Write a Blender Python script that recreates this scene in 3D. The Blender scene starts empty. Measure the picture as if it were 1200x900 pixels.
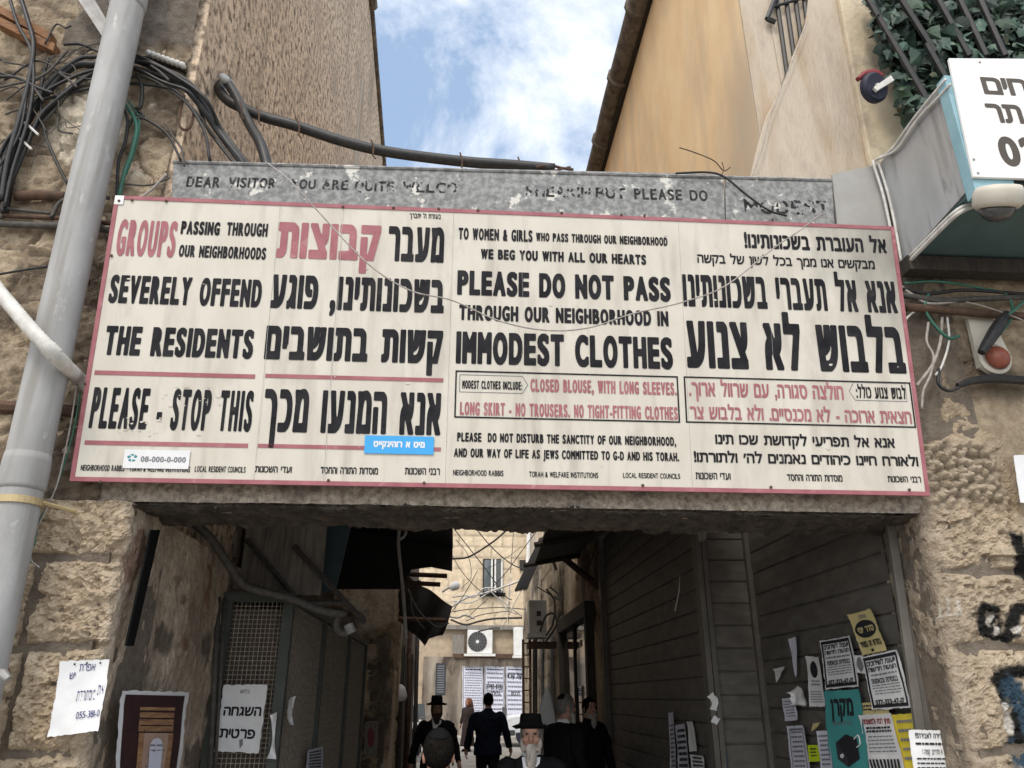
import bpy, bmesh, math, random
import numpy as np
from mathutils import Vector, Matrix
SC = bpy.context.scene
COL = SC.collection
R = math.radians
rnd = random.Random(7)

# ------------------------------------------------------------------ camera, world, sun, exposure
F = 900.0; CAM = np.array([0.0, -4.0, 1.7]); PITCH = math.atan((818 - 450) / F); YAW = R(3.9)
FW = np.array([math.sin(YAW) * math.cos(PITCH), math.cos(YAW) * math.cos(PITCH), math.sin(PITCH)])
RT = np.array([math.cos(YAW), -math.sin(YAW), 0.0]); UP = np.cross(RT, FW)
cd = bpy.data.cameras.new('camera'); cam = bpy.data.objects.new('camera', cd); COL.objects.link(cam); SC.camera = cam
cd.sensor_width = 36; cd.lens = 27; cd.clip_start = 0.05; cd.clip_end = 3000
cam.matrix_world = Matrix(((RT[0], UP[0], -FW[0], CAM[0]), (RT[1], UP[1], -FW[1], CAM[1]), (RT[2], UP[2], -FW[2], CAM[2]), (0, 0, 0, 1)))

SUNV = Vector((-0.27, -0.64, 0.88)).normalized()          # towards the sun
W = bpy.data.worlds.new('World'); SC.world = W; W.use_nodes = True
nt = W.node_tree; N = nt.nodes; L = nt.links
bgn = N['Background']; bgn.inputs['Strength'].default_value = 0.10
sky = N.new('ShaderNodeTexSky'); sky.sky_type = 'NISHITA'; sky.sun_disc = False
sky.sun_elevation = math.asin(SUNV.z); sky.sun_rotation = math.atan2(SUNV.x, SUNV.y)
tc = N.new('ShaderNodeTexCoord'); mp = N.new('ShaderNodeMapping'); mp.inputs['Scale'].default_value = (2.2, 2.2, 2.2)
mp.inputs['Location'].default_value = (5.1, 1.3, 2.2); mp.inputs['Rotation'].default_value = (0.3, 0.5, 0.4)
n1 = N.new('ShaderNodeTexNoise'); n1.inputs['Scale'].default_value = 1.6; n1.inputs['Detail'].default_value = 11; n1.inputs['Roughness'].default_value = 0.63; n1.inputs['Distortion'].default_value = 0.35
rp = N.new('ShaderNodeValToRGB'); rp.color_ramp.elements[0].position = 0.42; rp.color_ramp.elements[1].position = 0.62
mx = N.new('ShaderNodeMix'); mx.data_type = 'RGBA'; mx.inputs['B'].default_value = (7.6, 7.8, 8.1, 1)
hs = N.new('ShaderNodeMix'); hs.data_type = 'RGBA'; hs.inputs['Factor'].default_value = 0.52; hs.inputs['B'].default_value = (3.7, 5.0, 6.9, 1)
L.new(tc.outputs['Generated'], mp.inputs['Vector']); L.new(mp.outputs[0], n1.inputs['Vector']); L.new(n1.outputs['Fac'], rp.inputs[0])
L.new(sky.outputs[0], hs.inputs['A']); L.new(hs.outputs['Result'], mx.inputs['A']); L.new(rp.outputs[0], mx.inputs['Factor']); # sky glow added around the sun, behind the camera, as broad soft fill
dt = N.new('ShaderNodeVectorMath'); dt.operation = 'DOT_PRODUCT'; dt.inputs[1].default_value = SUNV; L.new(tc.outputs['Generated'], dt.inputs[0])
mr = N.new('ShaderNodeMapRange'); mr.interpolation_type = 'SMOOTHSTEP'; mr.inputs['From Min'].default_value = 0.30; mr.inputs['From Max'].default_value = 1.0; mr.inputs['To Max'].default_value = 1.0; L.new(dt.outputs['Value'], mr.inputs['Value'])
gl = N.new('ShaderNodeMix'); gl.data_type = 'RGBA'; gl.blend_type = 'ADD'; gl.inputs['B'].default_value = (8.5, 8.0, 7.2, 1); L.new(mr.outputs['Result'], gl.inputs['Factor']); L.new(mx.outputs['Result'], gl.inputs['A']); L.new(gl.outputs['Result'], bgn.inputs['Color'])
sd = bpy.data.lights.new('sun', 'SUN'); sd.energy = 1.0; sd.angle = R(12); sd.color = (1.0, 0.93, 0.82)
sun = bpy.data.objects.new('sun', sd); COL.objects.link(sun); sun.rotation_euler = (-SUNV).to_track_quat('-Z', 'Y').to_euler()
SC.view_settings.view_transform = 'Standard'; SC.view_settings.look = 'None'; SC.view_settings.gamma = 1; SC.view_settings.exposure = 0.72

# ------------------------------------------------------------------ measuring helpers: where a sight line meets a real surface
def ray(px, py): return (px - 600) / F * RT + (450 - py) / F * UP + FW
def hit(px, py, n, c):
    d = ray(px, py); n = np.array(n, float); return CAM + d * ((c - CAM @ n) / (d @ n))
def onY(px, py, Y): return hit(px, py, (0, 1, 0), Y)
def onX(px, py, X): return hit(px, py, (1, 0, 0), X)

# ------------------------------------------------------------------ noise (numpy)
def _h(ix, iy, seed):
    n = (ix.astype(np.int64) * 374761393 + iy.astype(np.int64) * 668265263 + seed * 982451653) & 0xFFFFFFFF
    n = ((n ^ (n >> 13)) * 1274126177) & 0xFFFFFFFF
    return ((n ^ (n >> 16)) & 0xFFFF) / 65535.0
def vn(x, y, seed=0):
    ix = np.floor(x); iy = np.floor(y); fx = x - ix; fy = y - iy
    fx = fx * fx * (3 - 2 * fx); fy = fy * fy * (3 - 2 * fy)
    a = _h(ix, iy, seed); b = _h(ix + 1, iy, seed); c = _h(ix, iy + 1, seed); d = _h(ix + 1, iy + 1, seed)
    return (a * (1 - fx) + b * fx) * (1 - fy) + (c * (1 - fx) + d * fx) * fy
def fbm(x, y, o=4, seed=0):
    s = 0; a = 0.5; t = 0
    for k in range(o):
        s = s + a * vn(x * 2 ** k + 17.3 * k, y * 2 ** k - 9.1 * k, seed + k); t += a; a *= 0.5
    return s / t
def worley(x, y, seed=0):
    ix = np.floor(x); iy = np.floor(y); d1 = np.full(x.shape, 9.0); d2 = d1.copy(); idn = np.zeros(x.shape)
    for i in (-1, 0, 1):
        for j in (-1, 0, 1):
            cx = ix + i; cy = iy + j
            d = np.hypot(cx + _h(cx, cy, seed) - x, cy + _h(cx, cy, seed + 5) - y); v = _h(cx, cy, seed + 9)
            c = d < d1; d2 = np.where(c, d1, np.minimum(d2, d)); idn = np.where(c, v, idn); d1 = np.where(c, d, d1)
    return d1, d2, idn
def facet(x, y, seed=0):      # chipped planes, each tilted its own way
    ix = np.floor(x); iy = np.floor(y); d1 = np.full(x.shape, 9.0); out = np.zeros(x.shape)
    for i in (-1, 0, 1):
        for j in (-1, 0, 1):
            cx = ix + i; cy = iy + j; px = cx + _h(cx, cy, seed) - x; py = cy + _h(cx, cy, seed + 5) - y; d = np.hypot(px, py)
            v = (_h(cx, cy, seed + 9) - .5) * .7 + (_h(cx, cy, seed + 11) - .5) * 1.7 * px + (_h(cx, cy, seed + 12) - .5) * 1.7 * py; c = d < d1; out = np.where(c, v, out); d1 = np.minimum(d, d1)
    return out
def chips(S, Z, seed): return .55 * facet(S * 7 + .6 * fbm(S * 4, Z * 4, 2, seed), Z * 9, seed) + .38 * facet(S * 17 + .5 * fbm(S * 9, Z * 9, 2, seed + 1), Z * 21, seed + 2) + .30 * facet(S * 38, Z * 42, seed + 4)
def sm(a, b, x): t = np.clip((x - a) / (b - a), 0, 1); return t * t * (3 - 2 * t)

# ------------------------------------------------------------------ materials
MATS = {}
def mat(name, c1, c2=None, scale=8, stretch=(1, 1, 1), bump=0.0, bscale=None, rough=0.8, metal=0.0, attr=False, spec=0.3, lo=0.35, hi=0.65, c3=None, c3pos=(0.6, 0.72), c3scale=2.0, bdist=0.01, tone_spot=None, streaks=None):
    if name in MATS: return MATS[name]
    m = bpy.data.materials.new(name); m.use_nodes = True; t = m.node_tree; n = t.nodes; l = t.links; b = n['Principled BSDF']
    b.inputs['Roughness'].default_value = rough; b.inputs['Metallic'].default_value = metal; b.inputs['Specular IOR Level'].default_value = spec
    c2 = c2 or tuple(min(1, v * 0.85) for v in c1)
    co = n.new('ShaderNodeTexCoord'); mpn = n.new('ShaderNodeMapping'); mpn.inputs['Scale'].default_value = stretch; l.new(co.outputs['Object'], mpn.inputs['Vector'])
    a = n.new('ShaderNodeTexNoise'); a.inputs['Scale'].default_value = scale; a.inputs['Detail'].default_value = 7; a.inputs['Roughness'].default_value = 0.6; l.new(mpn.outputs[0], a.inputs['Vector'])
    r = n.new('ShaderNodeValToRGB'); r.color_ramp.elements[0].position = lo; r.color_ramp.elements[1].position = hi
    r.color_ramp.elements[0].color = (*c2, 1); r.color_ramp.elements[1].color = (*c1, 1); l.new(a.outputs['Fac'], r.inputs[0]); out = r.outputs[0]
    if c3:
        q = n.new('ShaderNodeTexNoise'); q.inputs['Scale'].default_value = c3scale; q.inputs['Detail'].default_value = 8; q.inputs['Roughness'].default_value = 0.65; l.new(mpn.outputs[0], q.inputs['Vector'])
        qr = n.new('ShaderNodeValToRGB'); qr.color_ramp.elements[0].position = c3pos[0]; qr.color_ramp.elements[1].position = c3pos[1]; l.new(q.outputs['Fac'], qr.inputs[0])
        k = n.new('ShaderNodeMix'); k.data_type = 'RGBA'; k.inputs['B'].default_value = (*c3, 1); l.new(out, k.inputs['A']); l.new(qr.outputs[0], k.inputs['Factor']); out = k.outputs['Result']
    if streaks:    # thin vertical runs of dirt
        q = n.new('ShaderNodeTexNoise'); q.inputs['Scale'].default_value = streaks[0]; q.inputs['Detail'].default_value = 5; sm_ = n.new('ShaderNodeMapping'); sm_.inputs['Scale'].default_value = (1, 1, streaks[1]); l.new(co.outputs['Object'], sm_.inputs['Vector']); l.new(sm_.outputs[0], q.inputs['Vector'])
        qr = n.new('ShaderNodeValToRGB'); qr.color_ramp.elements[0].position = streaks[2]; qr.color_ramp.elements[1].position = streaks[3]; l.new(q.outputs['Fac'], qr.inputs[0])
        k = n.new('ShaderNodeMix'); k.data_type = 'RGBA'; k.inputs['B'].default_value = (*streaks[4], 1); l.new(out, k.inputs['A']); l.new(qr.outputs[0], k.inputs['Factor']); out = k.outputs['Result']
    if tone_spot:     # second tone around one point: sooty mark on the sign, duller tan on ochre
        vd = n.new('ShaderNodeVectorMath'); vd.operation = 'DISTANCE'; vd.inputs[1].default_value = tone_spot[0]; l.new(co.outputs['Object'], vd.inputs[0]); q = n.new('ShaderNodeTexNoise'); q.inputs['Scale'].default_value = 5; q.inputs['Detail'].default_value = 8; l.new(mpn.outputs[0], q.inputs['Vector'])
        ma = n.new('ShaderNodeMath'); ma.operation = 'MULTIPLY_ADD'; ma.inputs[1].default_value = 0.9; l.new(q.outputs['Fac'], ma.inputs[0]); l.new(vd.outputs['Value'], ma.inputs[2]); qr = n.new('ShaderNodeMapRange'); qr.inputs['From Min'].default_value = tone_spot[3] if len(tone_spot) > 3 else 0.55; qr.inputs['From Max'].default_value = tone_spot[1] + 0.55; qr.inputs['To Min'].default_value = 0.75; qr.inputs['To Max'].default_value = 0; l.new(ma.outputs[0], qr.inputs['Value'])
        k = n.new('ShaderNodeMix'); k.data_type = 'RGBA'; k.inputs['B'].default_value = (*tone_spot[2], 1); l.new(out, k.inputs['A']); l.new(qr.outputs[0], k.inputs['Factor']); out = k.outputs['Result']
    if attr:
        at = n.new('ShaderNodeAttribute'); at.attribute_name = 'Col'; k = n.new('ShaderNodeMix'); k.data_type = 'RGBA'; k.blend_type = 'MULTIPLY'; k.inputs['Factor'].default_value = 1
        l.new(at.outputs['Color'], k.inputs['A']); l.new(out, k.inputs['B']); out = k.outputs['Result']
    l.new(out, b.inputs['Base Color'])
    if bump:
        v = n.new('ShaderNodeTexNoise'); v.inputs['Scale'].default_value = bscale or scale * 3; v.inputs['Detail'].default_value = 6; v.inputs['Roughness'].default_value = 0.65; l.new(mpn.outputs[0], v.inputs['Vector'])
        u = n.new('ShaderNodeBump'); u.inputs['Strength'].default_value = bump; u.inputs['Distance'].default_value = bdist; l.new(v.outputs['Fac'], u.inputs['Height']); l.new(u.outputs[0], b.inputs['Normal'])
    MATS[name] = m; return m
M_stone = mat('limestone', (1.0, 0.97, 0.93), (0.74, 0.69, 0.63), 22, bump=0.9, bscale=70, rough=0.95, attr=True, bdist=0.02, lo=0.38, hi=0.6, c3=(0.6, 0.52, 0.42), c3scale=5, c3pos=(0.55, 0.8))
M_rustic = mat('raked stucco', (0.82, 0.64, 0.465), (0.17, 0.122, 0.088), 15, (1.0, 1.0, 0.85), bump=1.0, bscale=18, rough=0.95, lo=0.36, hi=0.54, c3=(0.44, 0.34, 0.255), c3scale=1.3, c3pos=(0.48, 0.75), streaks=(2.2, 0.2, 0.54, 0.8, (0.34, 0.27, 0.20)), bdist=0.05)
M_orange = mat('ochre plaster', (0.88, 0.66, 0.40), (0.80, 0.55, 0.30), 3.5, (1, 0.7, 0.35), bump=0.25, bscale=26, rough=0.9, c3=(0.62, 0.47, 0.31), c3scale=1.6, c3pos=(0.5, 0.75), streaks=(2.6, 0.18, 0.50, 0.74, (0.66, 0.49, 0.32)), tone_spot=((-2.0, -4.6, 4.6), 2.1, (0.50, 0.395, 0.285), 1.9))  # plaster turns duller tan towards its front lower end
M_plaster = mat('weathered plaster', (0.58, 0.495, 0.39), (0.40, 0.335, 0.265), 3.2, (1.6, 1, 0.45), bump=0.8, bscale=34, rough=0.95, c3=(0.27, 0.225, 0.18), c3scale=3.2, c3pos=(0.50, 0.76), streaks=(5, 0.14, 0.50, 0.70, (0.38, 0.275, 0.18)))
M_plaster2 = mat('buff render', (0.62, 0.52, 0.37), (0.50, 0.41, 0.29), 4, bump=0.9, bscale=24, rough=0.95, c3=(0.34, 0.28, 0.22), c3scale=5, c3pos=(0.52, 0.74), streaks=(6, 0.25, 0.52, 0.72, (0.31, 0.25, 0.19)))
M_conc = mat('pebbly concrete', (0.48, 0.41, 0.33), (0.20, 0.165, 0.13), 30, bump=1.0, bscale=48, rough=0.95, bdist=0.02, c3=(0.1, 0.085, 0.07), c3scale=4, c3pos=(0.55, 0.75))
M_galv = mat('galvanised steel', (0.34, 0.34, 0.33), (0.20, 0.20, 0.198), 26, bump=0.1, bscale=60, rough=0.7, metal=0.0, spec=.2, lo=0.4, hi=0.62, c3=(0.47, 0.44, 0.40), c3scale=8, c3pos=(0.58, 0.70), streaks=(12, 0.1, 0.55, 0.75, (0.16, 0.15, 0.14)))
M_galvold = mat('old galvanised sheet', (0.31, 0.31, 0.30), (0.17, 0.172, 0.17), 24, bump=0.2, bscale=60, rough=0.75, metal=0.0, spec=.15, lo=0.4, hi=0.62, c3=(0.58, 0.56, 0.51), c3scale=7, c3pos=(0.585, 0.625))
M_duct = mat('grey sheet metal', (0.50, 0.51, 0.52), (0.40, 0.41, 0.42), 5, (1, 1, 0.3), bump=0.05, rough=0.42, metal=0.5, c3=(0.2, 0.19, 0.18), c3scale=5, c3pos=(0.62, 0.74), streaks=(9, 0.10, 0.53, 0.70, (0.22, 0.21, 0.20)))
M_panelgrey = mat('grey painted sheet', (0.36, 0.35, 0.33), (0.31, 0.30, 0.285), 6, rough=0.6, bump=0.05)
M_cream = mat('cream enamel', (0.60, 0.56, 0.485), (0.53, 0.49, 0.415), 3.5, (1.5, 1.5, 0.6), bump=0.12, bscale=9, rough=0.42, lo=0.3, hi=0.6, c3=(0.36, 0.32, 0.27), c3scale=3.2, c3pos=(0.56, 0.86), bdist=0.006, streaks=(11, 0.06, 0.54, 0.82, (0.40, 0.36, 0.30)))
M_cream2 = mat('smudged cream enamel', (0.60, 0.56, 0.485), (0.51, 0.47, 0.40), 3.5, (1.5, 1.5, 0.6), bump=0.12, bscale=9, rough=0.42, lo=0.3, hi=0.6, c3=(0.36, 0.32, 0.27), c3scale=3.2, c3pos=(0.56, 0.86), bdist=0.006, streaks=(11, 0.06, 0.54, 0.82, (0.40, 0.36, 0.30)), tone_spot=((2.34, -0.2, 1.42), 0.62, (0.17, 0.16, 0.145)))
M_red = mat('faded red paint', (0.37, 0.15, 0.165), (0.29, 0.105, 0.12), 9, rough=0.55, c3=(0.45, 0.25, 0.25), c3scale=14, c3pos=(0.58, 0.75), spec=0.15)
M_black = mat('black sign paint', (0.010, 0.010, 0.013), (0.024, 0.023, 0.025), 9, rough=0.6, spec=0.12, c3=(0.06, 0.056, 0.052), c3scale=12, c3pos=(0.62, 0.8))
M_oldblack = mat('worn black letters', (0.015, 0.015, 0.015), (0.05, 0.05, 0.05), 30, rough=0.7, spec=.1)
M_pvc = mat('grey plastic pipe', (0.37, 0.365, 0.355), (0.27, 0.265, 0.255), 5, (1, 1, 0.4), rough=0.6, bump=0.15, bscale=12, c3=(0.46, 0.45, 0.435), c3scale=16, c3pos=(0.60, 0.70), streaks=(16, 0.05, 0.52, 0.75, (0.22, 0.205, 0.185)))
M_cable = mat('black cable', (0.018, 0.018, 0.02), (0.035, 0.033, 0.03), 30, rough=0.45)
M_cablegrey = mat('dusty cable', (0.10, 0.09, 0.08), (0.055, 0.05, 0.045), 30, rough=0.7)
M_cablewhite = mat('white cable', (0.66, 0.64, 0.60), (0.46, 0.44, 0.4), 12, rough=0.55)
M_cablegreen = mat('green wire', (0.045, 0.16, 0.11), (0.04, 0.11, 0.08), 10, rough=0.5)
M_wire = mat('thin grey wire', (0.42, 0.38, 0.34), (0.25, 0.22, 0.2), 30, rough=0.6)
M_wood = mat('orange timber', (0.30, 0.15, 0.07), (0.15, 0.075, 0.04), 8, (1, 6, 6), rough=0.8, bump=0.3)
M_wooddark = mat('dark timber', (0.055, 0.045, 0.036), (0.03, 0.026, 0.022), 6, (6, 6, 1), rough=0.85, bump=0.3)
M_steel = mat('steel bracket', (0.34, 0.33, 0.32), (0.22, 0.21, 0.2), 10, rough=0.55, metal=0.3)
M_rust = mat('rusty iron', (0.13, 0.075, 0.05), (0.06, 0.04, 0.03), 14, rough=0.9, bump=0.4)
M_brass = mat('brass strap', (0.50, 0.40, 0.22), (0.4, 0.3, 0.16), 14, rough=0.5, metal=0.3)
M_teal = mat('teal painted metal', (0.085, 0.135, 0.135), (0.07, 0.11, 0.11), 5, rough=0.5, bump=0.03)
M_skyblue = mat('light blue trim', (0.26, 0.42, 0.47), (0.21, 0.36, 0.41), 8, rough=0.5)
M_white = mat('white board', (0.76, 0.75, 0.73), (0.70, 0.69, 0.67), 6, rough=0.5, c3=(0.6, 0.59, 0.56), c3scale=5, c3pos=(0.62, 0.8))
M_brownink = mat('brown lettering', (0.085, 0.07, 0.055), (0.07, 0.055, 0.045), 8, rough=0.6)
M_paper = mat('white paper', (0.74, 0.74, 0.74), (0.66, 0.66, 0.66), 9, rough=0.85, bump=0.25, bscale=7)
M_paperlav = mat('bluish paper', (0.66, 0.67, 0.76), (0.6, 0.6, 0.7), 9, rough=0.85, bump=0.3, bscale=7)
M_yellow = mat('pale yellow paper', (0.62, 0.53, 0.26), (0.55, 0.46, 0.21), 9, rough=0.85)
M_yellow2 = mat('bright yellow paper', (0.72, 0.58, 0.06), (0.62, 0.5, 0.05), 9, rough=0.85)
M_lime = mat('lime paper', (0.58, 0.72, 0.02), (0.5, 0.64, 0.02), 9, rough=0.85)
M_aqua = mat('turquoise paper', (0.07, 0.34, 0.33), (0.06, 0.28, 0.28), 4, rough=0.7)
M_ink = mat('printing ink', (0.02, 0.02, 0.025), rough=0.8)
M_inkgrey = mat('grey print', (0.22, 0.22, 0.24), rough=0.8)
M_inkblue = mat('blue pen ink', (0.03, 0.035, 0.16), rough=0.8)
M_inkred = mat('dark red print', (0.30, 0.04, 0.05), rough=0.8)
M_bluestk = mat('bright blue vinyl', (0.055, 0.35, 0.72), (0.05, 0.33, 0.68), 8, rough=0.4)
M_shutter = mat('brown shutter paint', (0.145, 0.132, 0.115), (0.10, 0.091, 0.08), 5, (1, 1, 2.5), rough=0.65, spec=0.2, bump=0.15, bscale=12, c3=(0.20, 0.18, 0.155), c3scale=2.5, c3pos=(0.6, 0.85))
M_post = mat('brown steel post', (0.135, 0.123, 0.107), (0.098, 0.09, 0.078), 6, rough=0.55, bump=0.1)
M_cagegreen = mat('dark green frame', (0.078, 0.086, 0.075), (0.055, 0.062, 0.054), 9, rough=0.6, c3=(0.09, 0.06, 0.04), c3scale=6, c3pos=(0.62, 0.8))
M_mesh = mat('wire mesh', (0.42, 0.36, 0.30), (0.25, 0.21, 0.17), 30, rough=0.7)
M_dark = mat('dark brown boards', (0.15, 0.12, 0.095), (0.09, 0.072, 0.06), 4, (1, 1, 0.4), rough=0.85, bump=0.2)
M_greyboard = mat('grey weathered board', (0.26, 0.235, 0.205), (0.15, 0.135, 0.12), 5, (5, 5, 0.6), rough=0.9, bump=0.3)
M_bluepanel = mat('dark blue sheet', (0.045, 0.07, 0.08), (0.03, 0.05, 0.058), 5, rough=0.6)
M_tarp = mat('black tarpaulin', (0.02, 0.019, 0.018), (0.035, 0.032, 0.03), 5, rough=0.7, bump=0.5, bscale=9)
M_corr = mat('old corrugated iron', (0.085, 0.078, 0.07), (0.05, 0.046, 0.042), 8, rough=0.7, metal=0.2, bump=0.2)
M_rust2 = mat('blackened iron sheet', (0.03, 0.028, 0.026), (0.016, 0.015, 0.014), 8, rough=0.8, bump=0.2)
M_farstone = mat('far limestone', (1.0, 0.97, 0.92), (0.80, 0.76, 0.70), 6, bump=0.5, bscale=18, rough=0.95, attr=True)
M_glass = mat('window glass', (0.10, 0.115, 0.12), (0.08, 0.09, 0.095), 3, rough=0.06, spec=0.9)
M_doorglass = mat('door glass', (0.022, 0.024, 0.024), (0.016, 0.018, 0.018), 3, rough=0.03, spec=1.0)
M_acwhite = mat('white enamel', (0.72, 0.71, 0.68), (0.6, 0.58, 0.54), 5, rough=0.5)
M_acdark = mat('dark grille', (0.06, 0.06, 0.06), rough=0.6)
M_ground = mat('worn stone paving', (0.36, 0.335, 0.30), (0.24, 0.22, 0.195), 3, rough=0.75, bump=0.3, bscale=14, c3=(0.17, 0.155, 0.14), c3scale=1.2, c3pos=(0.55, 0.75))
M_kerb = mat('kerb stone', (0.42, 0.39, 0.34), (0.3, 0.28, 0.25), 6, rough=0.9, bump=0.3)
M_gutter = mat('dirty eave metal', (0.20, 0.165, 0.13), (0.08, 0.066, 0.054), 9, rough=0.8, bump=0.6, bscale=14, c3=(0.36, 0.31, 0.25), c3scale=6, c3pos=(0.6, 0.75))
M_skin = mat('skin', (0.42, 0.235, 0.165), (0.36, 0.19, 0.135), 30, rough=0.6)
M_coat = mat('black cloth', (0.009, 0.009, 0.010), (0.013, 0.013, 0.014), 40, rough=0.95, spec=0.05, bump=0.2, bscale=30)
M_navy = mat('navy cloth', (0.008, 0.0095, 0.017), (0.011, 0.013, 0.021), 40, rough=0.95, spec=0.05, bump=0.2, bscale=30)
M_felt = mat('black felt', (0.009, 0.009, 0.009), rough=0.95, spec=0.05)
M_shirt = mat('white cotton', (0.72, 0.72, 0.74), rough=0.85)
M_beardgrey = mat('grey beard hair', (0.46, 0.42, 0.37), (0.28, 0.25, 0.22), 40, (1, 1, 0.25), rough=0.95, bump=0.8, bscale=60)
M_beardwhite = mat('whitish beard hair', (0.52, 0.47, 0.41), (0.27, 0.24, 0.21), 40, (1, 1, 0.25), rough=0.95, bump=0.9, bscale=60)
M_beardbrown = mat('brown beard hair', (0.07, 0.04, 0.025), (0.04, 0.024, 0.016), 40, (1, 1, 0.25), rough=0.95, bump=0.8)
M_hairdark = mat('dark hair', (0.008, 0.007, 0.006), (0.004, 0.0035, 0.003), 60, rough=1.0, spec=0.0, bump=0.6)
M_hairgrey = mat('grey hair', (0.20, 0.185, 0.17), (0.11, 0.10, 0.09), 60, rough=0.9, bump=0.6)
M_eye = mat('dark eye', (0.02, 0.016, 0.013), rough=0.3)
M_leaf = mat('ivy leaf', (0.055, 0.095, 0.070), (0.018, 0.036, 0.028), 9, rough=0.5, c3=(0.12, 0.15, 0.10), c3scale=7, c3pos=(0.60, 0.72), bump=.3, bscale=40, attr=True)
M_tyre = mat('dark blue rubber', (0.025, 0.026, 0.045), rough=0.6)
M_redpl = mat('dark red plastic', (0.20, 0.025, 0.03), rough=0.5)
M_lens = mat('orange red lens', (0.30, 0.095, 0.055), (0.20, 0.06, 0.04), 14, rough=0.35)
M_beige = mat('beige plastic', (0.56, 0.52, 0.44), (0.48, 0.44, 0.37), 6, rough=0.5)
M_dome = mat('smoked dome', (0.05, 0.05, 0.052), rough=0.08, spec=0.9)
M_spray = mat('black spray paint', (0.018, 0.017, 0.017), (0.04, 0.036, 0.034), 20, rough=0.8)
M_sprayblue = mat('blue spray paint', (0.045, 0.085, 0.13), (0.03, 0.055, 0.085), 9, rough=0.8)
M_spraywhite = mat('white paint dabs', (0.66, 0.65, 0.62), rough=0.8)
M_wine = mat('deep wine print', (0.045, 0.016, 0.017), (0.03, 0.012, 0.012), 8, rough=0.7)
M_gold = mat('gold brown print', (0.42, 0.25, 0.12), (0.22, 0.10, 0.06), 5, (1, 1, 9), rough=0.7)
M_rose = mat('rosy stone print', (0.46, 0.33, 0.25), (0.38, 0.25, 0.19), 8, rough=0.7)
M_carwhite = mat('white car paint', (0.72, 0.72, 0.72), rough=0.25)

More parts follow.
